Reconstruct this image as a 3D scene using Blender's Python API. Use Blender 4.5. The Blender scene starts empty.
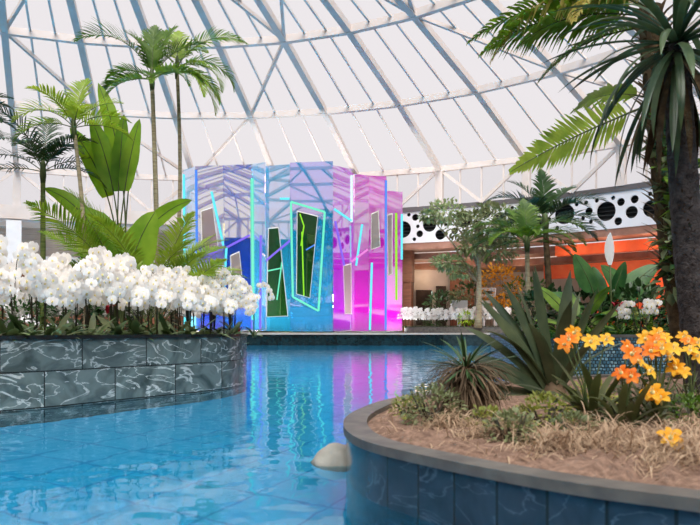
import bpy, bmesh, math, random
from mathutils import Vector, Matrix, Euler
R = random.Random(7)
PI = math.pi
scene = bpy.context.scene
COL = scene.collection
EYE = 0.75; F = 700.0; HZ = 330.0          # eye height above the water, focal length in pixels, horizon row

def at(px, py, Y):
    """world point seen at a pixel, at depth Y"""
    return Vector(((px-350)/F*Y, Y, EYE+(HZ-py)/F*Y))

# ------------------------------------------------------------------ materials
def nodes_of(m):
    m.use_nodes = True
    nt = m.node_tree; nt.nodes.clear()
    out = nt.nodes.new('ShaderNodeOutputMaterial')
    return nt, out
def N(nt, t, **kw):
    n = nt.nodes.new(t)
    for k, v in kw.items():
        if k in n.inputs: n.inputs[k].default_value = v
        else: setattr(n, k, v)
    return n
def ramp(nt, fac, stops):
    r = nt.nodes.new('ShaderNodeValToRGB')
    while len(r.color_ramp.elements) < len(stops): r.color_ramp.elements.new(0.5)
    for e, (p, c) in zip(r.color_ramp.elements, stops):
        e.position = p; e.color = (*c, 1)
    nt.links.new(fac, r.inputs[0])
    return r.outputs[0]
def lin(r, g, b):
    f = lambda c: (c/255/12.92) if c/255 <= .04045 else ((c/255+.055)/1.055)**2.4
    return (f(r), f(g), f(b))
def mat(name, c1, c2=None, scale=8, rough=.6, spec=.3, bump=0, bscale=None, metal=0, coat=0, detail=4, coord='Object', stretch=None):
    m = bpy.data.materials.new(name); nt, out = nodes_of(m)
    p = N(nt, 'ShaderNodeBsdfPrincipled', Roughness=rough, Metallic=metal)
    p.inputs['Specular IOR Level'].default_value = spec
    p.inputs['Coat Weight'].default_value = coat
    tc = N(nt, 'ShaderNodeTexCoord')
    src = tc.outputs[coord]
    if stretch:
        mp = N(nt, 'ShaderNodeMapping'); mp.inputs['Scale'].default_value = stretch
        nt.links.new(src, mp.inputs[0]); src = mp.outputs[0]
    nz = N(nt, 'ShaderNodeTexNoise', Scale=scale, Detail=detail)
    nt.links.new(src, nz.inputs['Vector'])
    col = ramp(nt, nz.outputs[0], [(.32, c1), (.68, c2 or c1)])
    nt.links.new(col, p.inputs['Base Color'])
    if bump:
        nb = N(nt, 'ShaderNodeTexNoise', Scale=bscale or scale*3, Detail=5)
        nt.links.new(src, nb.inputs['Vector'])
        b = N(nt, 'ShaderNodeBump', Strength=bump, Distance=.02)
        nt.links.new(nb.outputs[0], b.inputs['Height']); nt.links.new(b.outputs[0], p.inputs['Normal'])
    nt.links.new(p.outputs[0], out.inputs[0])
    return m
def leafmat(name, c1, c2, rough=.4, trans=.3, scale=5, spec=.4):
    m = bpy.data.materials.new(name); nt, out = nodes_of(m)
    p = N(nt, 'ShaderNodeBsdfPrincipled', Roughness=rough)
    p.inputs['Specular IOR Level'].default_value = spec
    t = N(nt, 'ShaderNodeBsdfTranslucent')
    tc = N(nt, 'ShaderNodeTexCoord'); oi = N(nt, 'ShaderNodeObjectInfo')
    nz = N(nt, 'ShaderNodeTexNoise', Scale=scale, Detail=3)
    nt.links.new(tc.outputs['Object'], nz.inputs['Vector'])
    ad = N(nt, 'ShaderNodeMath', operation='MULTIPLY_ADD')
    ad.inputs[1].default_value = .35; nt.links.new(oi.outputs['Random'], ad.inputs[0])
    sb = N(nt, 'ShaderNodeMath', operation='SUBTRACT'); sb.inputs[1].default_value = .17
    nt.links.new(nz.outputs[0], sb.inputs[0]); nt.links.new(sb.outputs[0], ad.inputs[2])
    col = ramp(nt, ad.outputs[0], [(.25, c1), (.75, c2)])
    nt.links.new(col, p.inputs['Base Color'])
    hs = N(nt, 'ShaderNodeHueSaturation', Value=1.3, Saturation=1.1); nt.links.new(col, hs.inputs['Color'])
    nt.links.new(hs.outputs[0], t.inputs['Color'])
    mx = N(nt, 'ShaderNodeMixShader'); mx.inputs[0].default_value = trans
    nt.links.new(p.outputs[0], mx.inputs[1]); nt.links.new(t.outputs[0], mx.inputs[2])
    nt.links.new(mx.outputs[0], out.inputs[0])
    return m
def emit(name, c, s):
    m = bpy.data.materials.new(name); nt, out = nodes_of(m)
    e = N(nt, 'ShaderNodeEmission', Color=(*c, 1), Strength=s)
    nt.links.new(e.outputs[0], out.inputs[0]); return m
def dichroic(name, c, refl, haze=.34, clear=.4):
    """coloured film on acrylic: one colour passes and scatters, its complement is mirrored"""
    m = bpy.data.materials.new(name); nt, out = nodes_of(m)
    tc = N(nt, 'ShaderNodeTexCoord')
    nz = N(nt, 'ShaderNodeTexNoise', Scale=.35, Detail=1.0); nt.links.new(tc.outputs['Object'], nz.inputs['Vector'])
    def tint(k): return ramp(nt, nz.outputs[0], [(.35, tuple(x*k for x in c)), (.65, tuple(min(1, x*.9+y*.1)*k for x, y in zip(c, refl)))])
    tr = N(nt, 'ShaderNodeBsdfTransparent'); di = N(nt, 'ShaderNodeBsdfDiffuse'); tl = N(nt, 'ShaderNodeBsdfTranslucent')
    nt.links.new(tint(clear), tr.inputs['Color'])
    for n in (di, tl): nt.links.new(tint(haze), n.inputs['Color'])
    gl = N(nt, 'ShaderNodeBsdfGlossy', Color=(*refl, 1), Roughness=.02)
    m1 = N(nt, 'ShaderNodeMixShader'); m1.inputs[0].default_value = .5
    nt.links.new(di.outputs[0], m1.inputs[1]); nt.links.new(tl.outputs[0], m1.inputs[2])
    a1 = N(nt, 'ShaderNodeAddShader'); nt.links.new(m1.outputs[0], a1.inputs[0]); nt.links.new(tr.outputs[0], a1.inputs[1])
    a2 = N(nt, 'ShaderNodeAddShader'); nt.links.new(a1.outputs[0], a2.inputs[0]); nt.links.new(gl.outputs[0], a2.inputs[1])
    nt.links.new(a2.outputs[0], out.inputs[0])
    return m
def marble(name, base, dark, vein, rough=.25, tilew=.8, tileh=.35, z0=0., amount=.06):
    """polished stone tiles on a curved wall: uv x = metres along, y = metres up"""
    m = bpy.data.materials.new(name); nt, out = nodes_of(m)
    p = N(nt, 'ShaderNodeBsdfPrincipled', Roughness=rough)
    p.inputs['Specular IOR Level'].default_value = .5
    uv = N(nt, 'ShaderNodeUVMap')
    br = N(nt, 'ShaderNodeTexBrick', Scale=1.0)
    br.offset = .5; br.squash = 1
    br.inputs['Color1'].default_value = (0, 0, 0, 1); br.inputs['Color2'].default_value = (1, 1, 1, 1); br.inputs['Mortar'].default_value = (.5, .5, .5, 1)
    br.inputs['Mortar Size'].default_value = .006; br.inputs['Brick Width'].default_value = tilew; br.inputs['Row Height'].default_value = tileh
    br.inputs['Mortar Smooth'].default_value = .1
    nt.links.new(uv.outputs[0], br.inputs['Vector'])
    # veins: distorted bands, shifted per tile
    sc = N(nt, 'ShaderNodeVectorMath', operation='SCALE'); sc.inputs['Scale'].default_value = 7.0
    nt.links.new(br.outputs[0], sc.inputs[0])
    ad = N(nt, 'ShaderNodeVectorMath', operation='ADD'); nt.links.new(uv.outputs[0], ad.inputs[0]); nt.links.new(sc.outputs[0], ad.inputs[1])
    nz = N(nt, 'ShaderNodeTexNoise', Scale=3.0, Detail=6, Distortion=1.6); nt.links.new(ad.outputs[0], nz.inputs['Vector'])
    c1 = ramp(nt, nz.outputs[0], [(.3, dark), (.62, base)])
    st = N(nt, 'ShaderNodeMapping'); st.inputs['Scale'].default_value = (.7, 1.9, 1); st.inputs['Rotation'].default_value = (0, 0, .35)
    nt.links.new(ad.outputs[0], st.inputs[0])
    nv = N(nt, 'ShaderNodeTexNoise', Scale=2.4, Detail=7, Distortion=1.4); nt.links.new(st.outputs[0], nv.inputs['Vector'])
    vm = ramp(nt, nv.outputs[0], [(.5-amount, (0, 0, 0)), (.5, (1, 1, 1))])
    r2 = vm.node; e = r2.color_ramp.elements.new(.5+amount); e.color = (0, 0, 0, 1)
    mx = N(nt, 'ShaderNodeMix', data_type='RGBA'); nt.links.new(vm, mx.inputs[0]); nt.links.new(c1, mx.inputs[6]); mx.inputs[7].default_value = (*vein, 1)
    tn = N(nt, 'ShaderNodeMix', data_type='RGBA', blend_type='MULTIPLY'); tn.inputs[0].default_value = .45
    nt.links.new(mx.outputs[2], tn.inputs[6])
    nt.links.new(ramp(nt, br.outputs[0], [(0, (.45, .5, .55)), (1, (1.3, 1.3, 1.3))]), tn.inputs[7])
    mo = N(nt, 'ShaderNodeMix', data_type='RGBA'); nt.links.new(br.outputs['Fac'], mo.inputs[0]); nt.links.new(tn.outputs[2], mo.inputs[6]); mo.inputs[7].default_value = (.015, .018, .02, 1)
    nt.links.new(mo.outputs[2], p.inputs['Base Color'])
    nt.links.new(p.outputs[0], out.inputs[0])
    return m

M = {}
M['steel'] = mat('white painted steel', lin(212, 201, 194), lin(220, 209, 202), 2, .5)
M['thin_steel'] = mat('pale grey steel', lin(222, 212, 206), lin(230, 220, 214), 2, .5)
def pane_mat():
    m = bpy.data.materials.new('milky roof foil'); nt, out = nodes_of(m)
    a = N(nt, 'ShaderNodeBsdfTransparent', Color=(.97, .96, .97, 1)); b = N(nt, 'ShaderNodeBsdfTranslucent', Color=(.93, .91, .92, 1))
    mx = N(nt, 'ShaderNodeMixShader'); mx.inputs[0].default_value = .06
    nt.links.new(a.outputs[0], mx.inputs[1]); nt.links.new(b.outputs[0], mx.inputs[2]); nt.links.new(mx.outputs[0], out.inputs[0]); return m
M['pane'] = pane_mat()
M['band'] = mat('white perforated fascia', lin(222, 222, 226), lin(228, 228, 232), 1, .45)
M['dark'] = mat('dark grille', lin(34, 36, 38), lin(46, 48, 50), 3, .6)
M['louver'] = mat('grey louvre', lin(62, 64, 66), lin(78, 80, 82), 3, .5)
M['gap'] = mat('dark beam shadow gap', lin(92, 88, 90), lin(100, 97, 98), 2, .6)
M['beige'] = mat('beige wall panels', lin(190, 180, 172), lin(204, 194, 186), 1.5, .6)
M['wood'] = mat('brown timber', lin(120, 78, 58), lin(146, 98, 74), 2, .5, stretch=(1, 1, 8))
M['soffit'] = mat('brown soffit boards', lin(140, 100, 84), lin(170, 126, 108), 2, .5)
M['orange'] = mat('orange lacquer', lin(226, 92, 48), lin(236, 112, 62), 2, .45)
M['darkwood'] = mat('dark door', lin(50, 40, 36), lin(70, 56, 48), 3, .5)
M['deck'] = mat('light stone deck', lin(176, 170, 162), lin(196, 190, 182), 2, .5)
M['darkstone'] = mat('dark pool edge stone', lin(30, 44, 48), lin(58, 74, 76), 6, .3)
M['white'] = mat('white lacquer', lin(232, 231, 232), lin(238, 237, 238), 3, .4)
M['soil'] = mat('dark bark soil', lin(58, 44, 36), lin(92, 72, 58), 30, .9, .1, .6)
M['mulch'] = mat('pinkish bark mulch', lin(112, 90, 78), lin(158, 130, 112), 28, .9, .1, .7)
M['coping'] = mat('grey stone coping', lin(82, 80, 78), lin(108, 104, 98), 9, .55, .3, .15)
M['marble'] = marble('veined green grey marble', lin(112, 126, 124), lin(58, 72, 72), lin(196, 202, 198), .22, .82, .345, amount=.022)
M['slate'] = marble('blue slate tiles', lin(52, 66, 80), lin(34, 46, 58), lin(76, 90, 102), .16, .2, 1.0, amount=.012)
M['mosaic'] = marble('blue mosaic', lin(96, 140, 156), lin(30, 76, 104), lin(170, 200, 206), .3, .045, .045, amount=.05)
M['drygrass'] = leafmat('dry straw', lin(150, 124, 100), lin(216, 192, 164), .8, .15, 9, .1)
M['g_mid'] = leafmat('green palm leaf', lin(62, 98, 34), lin(132, 164, 62))
M['g_light'] = leafmat('yellow green palm leaf', lin(96, 132, 40), lin(172, 192, 82), trans=.4)
M['g_dark'] = leafmat('dark green leaf', lin(28, 54, 32), lin(66, 96, 52), .35, .15)
M['g_deep'] = leafmat('deep green broad leaf', lin(40, 80, 42), lin(84, 130, 66), .3, .3)
M['g_banana'] = leafmat('banana leaf', lin(92, 136, 38), lin(150, 182, 62), .4, .5, 3)
M['g_orchid'] = leafmat('orchid leaf', lin(40, 72, 40), lin(104, 122, 78), .3, .15)
M['g_grey'] = leafmat('grey green strap leaf', lin(44, 60, 42), lin(92, 102, 70), .4, .15)
M['g_olive'] = leafmat('olive strap leaf', lin(54, 64, 38), lin(96, 104, 62), .45, .2)
M['g_shrub'] = leafmat('yellow green shrub leaf', lin(96, 112, 50), lin(162, 166, 84), .5, .3)
M['g_sage'] = leafmat('sage shrub leaf', lin(92, 106, 74), lin(142, 150, 106), .5, .25)
M['g_yel'] = leafmat('golden dry palm leaf', lin(152, 140, 66), lin(194, 178, 100), .5, .35)
M['g_rose'] = leafmat('long rosette leaf', lin(34, 60, 44), lin(84, 104, 70), .3, .15)
M['g_crot'] = leafmat('orange croton leaf', lin(180, 110, 30), lin(226, 170, 60), .4, .3)
M['g_vari'] = leafmat('pale variegated leaf', lin(120, 140, 96), lin(176, 188, 142), .5, .3)
M['deadleaf'] = leafmat('dead brown leaf', lin(92, 76, 58), lin(148, 124, 96), .8, .15)
M['stem'] = mat('green stem', lin(62, 78, 44), lin(92, 104, 60), 9, .5)
M['dkstem'] = mat('dark stem', lin(40, 42, 32), lin(66, 62, 44), 9, .6)
M['trunkpale'] = mat('pale ringed trunk', lin(132, 120, 96), lin(176, 164, 136), 4, .8, .2, .3, stretch=(1, 1, 9))
M['trunkgreen'] = mat('green ringed trunk', lin(74, 92, 46), lin(120, 132, 74), 4, .6, .2, .2, stretch=(1, 1, 9))
M['trunkdark'] = mat('dark rough trunk', lin(46, 44, 46), lin(84, 80, 80), 18, .8, .2, .9)
M['trunkbrown'] = mat('brown fibrous trunk', lin(58, 48, 36), lin(98, 82, 60), 12, .9, .1, .8)
M['petal'] = leafmat('white orchid petal', lin(240, 236, 232), lin(252, 250, 248), .5, .35, 9, .2)
M['lip'] = mat('yellow orchid lip', lin(222, 206, 130), lin(236, 226, 170), 30, .5)
M['yellow'] = leafmat('yellow petal', lin(232, 160, 30), lin(250, 206, 76), .45, .3, 9, .2)
M['orangep'] = leafmat('orange petal', lin(232, 112, 30), lin(248, 160, 58), .45, .3, 9, .2)
M['red'] = mat('red bract', lin(150, 24, 44), lin(186, 40, 60), 9, .4)
M['rock'] = mat('pale boulder', lin(140, 140, 132), lin(172, 170, 160), 6, .7, .2, .5)
M['blacktile'] = marble('black tile', lin(22, 42, 46), lin(10, 22, 26), lin(40, 60, 62), .2, .55, .5, amount=.02)

# ------------------------------------------------------------------ mesh helpers
class MB:
    def __init__(s): s.v = []; s.f = []; s.m = []; s.uv = {}
    def add(s, vs, fs, mi=0):
        o = len(s.v); s.v += [Vector(v) for v in vs]; s.f += [tuple(i+o for i in f) for f in fs]; s.m += [mi]*len(fs)
    def box(s, lo, hi, mi=0):
        x0, y0, z0 = lo; x1, y1, z1 = hi
        s.add([(x0,y0,z0),(x1,y0,z0),(x1,y1,z0),(x0,y1,z0),(x0,y0,z1),(x1,y0,z1),(x1,y1,z1),(x0,y1,z1)],
              [(0,3,2,1),(4,5,6,7),(0,1,5,4),(1,2,6,5),(2,3,7,6),(3,0,4,7)], mi)
    def bar(s, a, b, w, h, up=(0, 0, 1), mi=0):
        a = Vector(a); b = Vector(b); d = (b-a).normalized(); up = Vector(up)
        sd = d.cross(up)
        if sd.length < 1e-4: sd = d.cross(Vector((0, 1, 0)))
        sd.normalize(); u = sd.cross(d).normalized()
        vs = []
        for p in (a, b):
            for (i, j) in ((-1,-1),(1,-1),(1,1),(-1,1)): vs.append(p+sd*(i*w/2)+u*(j*h/2))
        s.add(vs, [(0,1,2,3),(7,6,5,4),(0,4,5,1),(1,5,6,2),(2,6,7,3),(3,7,4,0)], mi)
    def tube(s, pts, rad, n=8, mi=0, cap=True):
        pts = [Vector(p) for p in pts]; rings = []
        if not isinstance(rad, (list, tuple)): rad = [rad]*len(pts)
        ref = Vector((.31, .95, .05))
        vs = []
        for i, p in enumerate(pts):
            d = (pts[min(i+1, len(pts)-1)]-pts[max(i-1, 0)]).normalized()
            a = d.cross(ref)
            if a.length < .05: a = d.cross(Vector((1, 0, 0)))
            a.normalize(); b = d.cross(a)
            for k in range(n):
                t = 2*PI*k/n; vs.append(p+(a*math.cos(t)+b*math.sin(t))*rad[i])
        fs = []
        for i in range(len(pts)-1):
            for k in range(n): fs.append((i*n+k, i*n+(k+1)%n, (i+1)*n+(k+1)%n, (i+1)*n+k))
        if cap: fs += [tuple(range(n-1, -1, -1)), tuple((len(pts)-1)*n+k for k in range(n))]
        s.add(vs, fs, mi)
    def strip(s, pts, widths, side, fold=0., mi=0, face=None):
        """a leaf: centre line, half widths, side vector; folded up along its edges"""
        vs = []; n = len(pts)
        for i, p in enumerate(pts):
            p = Vector(p); d = (Vector(pts[min(i+1, n-1)])-Vector(pts[max(i-1, 0)])).normalized()
            sd = Vector(side)
            if face is not None: Yl = Vector((0, 1, 0)); sd = Yl*math.cos(face)+Yl.cross(d)*math.sin(face)
            sd = (sd-d*sd.dot(d)).normalized(); u = sd.cross(d)
            w = widths[i]
            vs += [p-sd*w+u*(w*fold), p, p+sd*w+u*(w*fold)]
        fs = []
        for i in range(n-1):
            a = i*3
            fs += [(a, a+1, a+4, a+3), (a+1, a+2, a+5, a+4)]
        s.add(vs, fs, mi)
    def merge(s, other, mtx, mi=None):
        o = len(s.v); s.v += [mtx @ v for v in other.v]; s.f += [tuple(i+o for i in f) for f in other.f]
        s.m += other.m if mi is None else [mi]*len(other.f)
    def mesh(s, name, mats, smooth=True):
        me = bpy.data.meshes.new(name); me.from_pydata([tuple(v) for v in s.v], [], s.f)
        if not isinstance(mats, (list, tuple)): mats = [mats]
        for m in mats: me.materials.append(m)
        me.polygons.foreach_set('material_index', s.m)
        if smooth: me.polygons.foreach_set('use_smooth', [True]*len(s.f))
        me.update(); return me
    def build(s, name, mats, parent=None, smooth=False, **kw): return ob(name, s.mesh(name, mats, smooth), parent, **kw)

def ob(name, me, parent=None, loc=None, rot=None, scale=None):
    o = bpy.data.objects.new(name, me); COL.objects.link(o)
    if parent: o.parent = parent
    if loc is not None: o.location = loc
    if rot is not None: o.rotation_euler = rot
    if scale is not None: o.scale = scale if isinstance(scale, (tuple, list, Vector)) else (scale,)*3
    return o
def tag(o, label=None, cat=None, group=None, kind=None):
    if label: o['label'] = label
    if cat: o['category'] = cat
    if group: o['group'] = group
    if kind: o['kind'] = kind
    return o
def thing(name, loc, label, cat, group=None, rz=0, kind=None):
    o = ob(name, None, None, loc, (0, 0, rz)); o.empty_display_size = .1
    return tag(o, label, cat, group, kind)
def struct(o, label=None, cat=None): return tag(o, label, cat, None, 'structure')

# ------------------------------------------------------------------ the dome
CX, CY = -7.02, 12.29
RINGS = [(29.71, 9.81), (23.12, 11.56), (17.21, 12.76), (11.4, 13.62), (5.6, 14.15), (1.2, 14.35)]
NR = 38
def ang(k): return math.radians(5.0+360/NR*k)
def rp(i, a, dz=0., dr=0.):
    r, z = RINGS[i]; r += dr
    return Vector((CX+r*math.sin(a), CY+r*math.cos(a), z+dz))
pm = MB()
for i in range(len(RINGS)-1):
    for k in range(NR):
        q = [rp(i, ang(k), .2), rp(i, ang(k+1), .2), rp(i+1, ang(k+1), .2), rp(i+1, ang(k), .2)]
        pm.add(q, [(0, 1, 2, 3)])
ZB = 7.75     # foot of the clerestory
for k in range(NR):
    a, b = rp(0, ang(k), .1, .2), rp(0, ang(k+1), .1, .2)
    pm.add([a, b, (b.x, b.y, ZB), (a.x, a.y, ZB)], [(0, 1, 2, 3)])
ceil = struct(pm.build('ceiling', M['pane']), 'white translucent dome roof on a steel lattice', 'roof')
rib = MB(); ringb = MB(); purl = MB(); diag = MB(); cl = MB()
for k in range(NR):
    a = ang(k)
    for i in range(5):
        if i >= 3 and k % 2: continue
        rib.bar(rp(i, a), rp(i+1, a), .27 if i < 4 else .2, .3)
    if math.cos(a-.3) < -.25: continue
    for t in (1/3, 2/3):
        b = ang(k+t)
        for i in range(3): purl.bar(rp(i, b, .1), rp(i+1, b, .1), .085, .1)
for i in range(6):
    for k in range(NR):
        ringb.bar(rp(i, ang(k)), rp(i, ang(k+1)), .24, .3)
for j in range(-2, 4):          # braces run as large diamonds from node to node
    c = -1+6*j
    for sg in (-1, 1):
        diag.bar(rp(0, ang(c)), rp(1, ang(c+sg)), .13, .16); diag.bar(rp(1, ang(c+sg)), rp(2, ang(c+2*sg)), .13, .16)
        diag.bar(rp(2, ang(c+2*sg)), rp(3, ang(c+sg)), .13, .16); diag.bar(rp(2, ang(c+2*sg)), rp(3, ang(c+3*sg)), .13, .16)
for k in range(NR):
    a, b = rp(0, ang(k)), rp(0, ang(k+1))
    cl.bar(a, (a.x, a.y, ZB), .42, .3, up=(a.x-CX, a.y-CY, 0))
    for t in (.25, .5, .75):
        p = a.lerp(b, t); cl.bar(p, (p.x, p.y, ZB), .09, .1, up=(a.x-CX, a.y-CY, 0))
    lo = Vector((0, 0, ZB-9.81)); mid = a.lerp(b, .5)+lo
    for e in (a, b): cl.bar(e, mid, .17, .15, up=(a.x-CX, a.y-CY, 0))
rib.build('roof_rib', M['steel'], ceil); ringb.build('ring_beam', M['steel'], ceil)
purl.build('purlin', M['thin_steel'], ceil); diag.build('diagonal_brace', M['steel'], ceil)
clo = cl.build('clerestory_frame', M['steel'], ceil)

# ring walls -----------------------------------------------------------------
def arc_wall(mb, a0, a1, r0, r1, z0, z1, n=24, mi=0):
    """a solid band bent along the dome's circle"""
    vs = []; fs = []
    for i in range(n+1):
        a = math.radians(a0+(a1-a0)*i/n); s, c = math.sin(a), math.cos(a)
        for r, z in ((r0, z0), (r1, z0), (r1, z1), (r0, z1)): vs.append((CX+r*s, CY+r*c, z))
    for i in range(n):
        o = i*4
        for j in range(4): fs.append((o+j, o+4+j, o+4+(j+1) % 4, o+(j+1) % 4))
    fs += [(3, 2, 1, 0), (n*4, n*4+1, n*4+2, n*4+3)]
    mb.add(vs, fs, mi)
RB = 29.7
def pang(px, r=RB):
    """angle on the circle of radius r seen at a pixel column"""
    k = (px-350)/F
    A = k*k+1; B = -2*(k*CX+CY); C = CX*CX+CY*CY-r*r
    Y = (-B+math.sqrt(B*B-4*A*C))/(2*A)
    return math.degrees(math.atan2(k*Y-CX, Y-CY))
A_MID = pang(262)
# perforated fascia: a flat curve with holes, filled, then bent
def fascia(a0, a1, z0, z1):
    L = math.radians(a1-a0)*RB; h = z1-z0
    cu = bpy.data.curves.new('fascia', 'CURVE'); cu.dimensions = '2D'; cu.fill_mode = 'BOTH'; cu.extrude = .04
    def poly(pts):
        sp = cu.splines.new('POLY'); sp.points.add(len(pts)-1); sp.use_cyclic_u = True
        for q, (x, y) in zip(sp.points, pts): q.co = (x, y, 0, 1)
    n = int(L/.5)
    poly([(L*i/n, 0) for i in range(n+1)]+[(L*i/n, h) for i in range(n, -1, -1)])
    rr = random.Random(11); circ = []
    def fits(x, y, r, g):
        return r+.08 < y < h-r-.08 and r+.1 < x < L-r-.1 and all(math.hypot(x-a, y-b) > r+c+g for a, b, c in circ)
    x = .6
    while x < L-.6:
        r = rr.choice([.52, .48, .4]); y = h*.5+rr.uniform(-.28, .28)
        if fits(x, y, r, .05): circ.append((x, y, r))
        x += rr.uniform(1.5, 2.3)
    for r, cnt in ((.3, 140), (.2, 420), (.11, 1100)):
        for _ in range(cnt):
            x, y = rr.uniform(0, L), rr.uniform(0, h)
            if fits(x, y, r, .1): circ.append((x, y, r))
    for x, y, r in circ:
        k = 20 if r > .25 else 12
        poly([(x+r*math.cos(2*PI*i/k), y+r*math.sin(2*PI*i/k)) for i in range(k)])
    tmp = bpy.data.objects.new('tmp', cu); COL.objects.link(tmp)
    dg = bpy.context.evaluated_depsgraph_get()
    me = bpy.data.meshes.new_from_object(tmp.evaluated_get(dg)); bpy.data.objects.remove(tmp)
    bm = bmesh.new(); bm.from_mesh(me)
    xx = .8
    while xx < L:
        bmesh.ops.bisect_plane(bm, geom=bm.verts[:]+bm.edges[:]+bm.faces[:], plane_co=(xx, 0, 0), plane_no=(1, 0, 0)); xx += .8
    for v in bm.verts:
        a = math.radians(a0)+v.co.x/RB; r = RB+v.co.z
        v.co = (CX+r*math.sin(a), CY+r*math.cos(a), z0+v.co.y)
    bm.to_mesh(me); bm.free(); me.materials.clear(); me.materials.append(M['band'])
    return ob('wall_back', me)
A_END = 100
fas = struct(fascia(A_MID, A_END, 5.72, 7.55), 'curved white fascia pierced by round holes below the dome', 'wall')
g = MB(); arc_wall(g, A_MID, A_END, RB+.6, RB+.8, 5.75, 7.6, 40); g.build('backing_panel', M['dark'], fas)
g = MB()
for j in range(9): arc_wall(g, A_MID, A_END, RB+.35, RB+.42, 5.85+j*.2, 5.89+j*.2, 40)
g.build('louver_bars', M['louver'], fas)
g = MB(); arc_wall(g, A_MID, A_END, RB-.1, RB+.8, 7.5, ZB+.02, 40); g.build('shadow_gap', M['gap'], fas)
# hall behind: soffit steps, back wall, columns
sf = MB()
arc_wall(sf, A_MID, A_END, RB, RB+1.6, 5.35, 5.72, 40); arc_wall(sf, A_MID, A_END, RB+1.6, RB+3.6, 4.95, 5.3, 40); arc_wall(sf, A_MID, A_END, RB+3.6, RB+9, 4.55, 4.9, 40)
soff = struct(sf.build('ceiling_hall', M['soffit']), 'stepped brown soffit under the perforated fascia', 'ceiling')
bw = MB(); arc_wall(bw, -100, A_END, RB+8.6, RB+9.0, .6, 5.6, 60)
hall = struct(bw.build('wall_hall', M['beige']), 'beige back wall of the hall behind the columns', 'wall')
# behind-the-camera side of the ring: plain wall
rw = MB(); arc_wall(rw, A_END, 260, RB, RB+.4, 0, ZB, 40)
struct(rw.build('wall_front', mat('dark planted wall', lin(30, 44, 32), lin(52, 64, 48), 1.5, .8)), 'dark green planted wall closing the ring behind the pool', 'wall')
# left: beam, beige louvred wall
lb = MB(); arc_wall(lb, -100, A_MID, RB-.2, RB+.5, 7.0, ZB+.02, 40)
left = struct(lb.build('wall_left', M['steel']), 'white ring beam over beige slatted wall on the left', 'wall')
lb = MB()
for j in range(12): arc_wall(lb, -100, A_MID, RB+2.2-.02*(j % 2), RB+2.4, 5.15+j*.145, 5.28+j*.145, 40)
lb.build('wall_slats', M['beige'], left)
lb = MB(); arc_wall(lb, -100, A_MID, RB, RB+2.4, 6.85, 7.02, 40); arc_wall(lb, -100, A_MID, RB+1.4, RB+2.4, 4.6, 5.1, 40); lb.build('bulkhead', M['white'], left)
lb = MB(); arc_wall(lb, -100, A_MID, RB+2.3, RB+2.6, .6, 4.6, 40); lb.build('wall_base', M['wood'], left)
# floor of the hall
fl = MB(); arc_wall(fl, -100, A_END, RB-3.8, RB+9, -1.1, .6, 60)
arc_wall(fl, A_END, 260, RB-3.8, RB+1, -1.1, .6, 40)
struct(fl.build('floor', M['deck']), 'pale stone deck around the pool', 'floor')
g = MB(); arc_wall(g, -100, A_END, RB-3.9, RB-3.8, -1.1, .52, 60); g.build('edge_tiles', M['darkstone'], bpy.data.objects['floor'])
# columns
def column(px, w, z1, m, label, r=RB-.35, name='column', z0=.6):
    a = math.radians(pang(px, r)); x, y = CX+r*math.sin(a), CY+r*math.cos(a)
    mb = MB(); mb.box((-w/2, -w/2, 0), (w/2, w/2, z1-z0))
    t = thing(name, (x, y, z0), label, 'column', rz=-a); t['kind'] = 'structure'
    mb.build('shaft', m, t)
    mb = MB(); mb.box((-w*.62, -w*.62, (z1-z0)*.62), (w*.62, w*.62, z1-z0)); mb.build('casing', m, t)
    return t
column(14, .62, 6.85, M['white'], 'white square column at the left edge behind the palms')
column(408, .5, 5.35, M['wood'], 'brown timber column right of the pavilion', RB+.8)
# doors and partition in the hall
dm = MB()
for (x0, x1, y0, y1, mi) in ((414, 450, 250, 334, 0), (416, 432, 290, 334, 1), (436, 446, 286, 334, 1), (450, 474, 252, 332, 2), (420, 428, 300, 332, 0)):
    Y = 44.2-.12*mi
    p, q = at(x0, y1, Y), at(x1, y0, Y); dm.box((p.x, Y, .6), (q.x, Y+.1, q.z), mi)
part = struct(dm.build('door_1', [M['beige'], M['darkwood'], M['wood']]), 'grey hall partition with dark door openings', 'door')
# orange boards on the right side of the hall
om = MB()
a0, a1 = pang(560, RB+2), pang(720, RB+2)
arc_wall(om, a0, a1, RB+1.2, RB+1.7, 4.7, 5.25, 16); arc_wall(om, a0-2, a1, RB+2.6, RB+3, 3.6, 4.35, 16); arc_wall(om, pang(595, RB+4), a1, RB+4, RB+4.4, .6, 3.7, 16)
struct(om.build('trim_1', M['orange']), 'glowing orange curved boards under the fascia at right', 'panel')

# ------------------------------------------------------------------ pool
def pool_floor_mat():
    m = bpy.data.materials.new('blue pool tiles'); nt, out = nodes_of(m)
    p = N(nt, 'ShaderNodeBsdfPrincipled', Roughness=.4)
    tc = N(nt, 'ShaderNodeTexCoord'); mp = N(nt, 'ShaderNodeMapping'); mp.inputs['Rotation'].default_value = (0, 0, math.radians(28))
    nt.links.new(tc.outputs['Object'], mp.inputs[0])
    br = N(nt, 'ShaderNodeTexBrick', Scale=1.0); br.offset = 0
    br.inputs['Color1'].default_value = (*lin(60, 190, 232), 1); br.inputs['Color2'].default_value = (*lin(76, 200, 238), 1); br.inputs['Mortar'].default_value = (*lin(46, 164, 214), 1)
    br.inputs['Mortar Size'].default_value = .012; br.inputs['Brick Width'].default_value = .5; br.inputs['Row Height'].default_value = .5
    nt.links.new(mp.outputs[0], br.inputs['Vector']); nt.links.new(br.outputs[0], p.inputs['Base Color'])
    nt.links.new(p.outputs[0], out.inputs[0]); return m
pf = MB(); pf.add([(CX+29*math.sin(2*PI*i/64), CY+29*math.cos(2*PI*i/64), -1.0) for i in range(64)], [tuple(range(63, -1, -1))])
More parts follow.
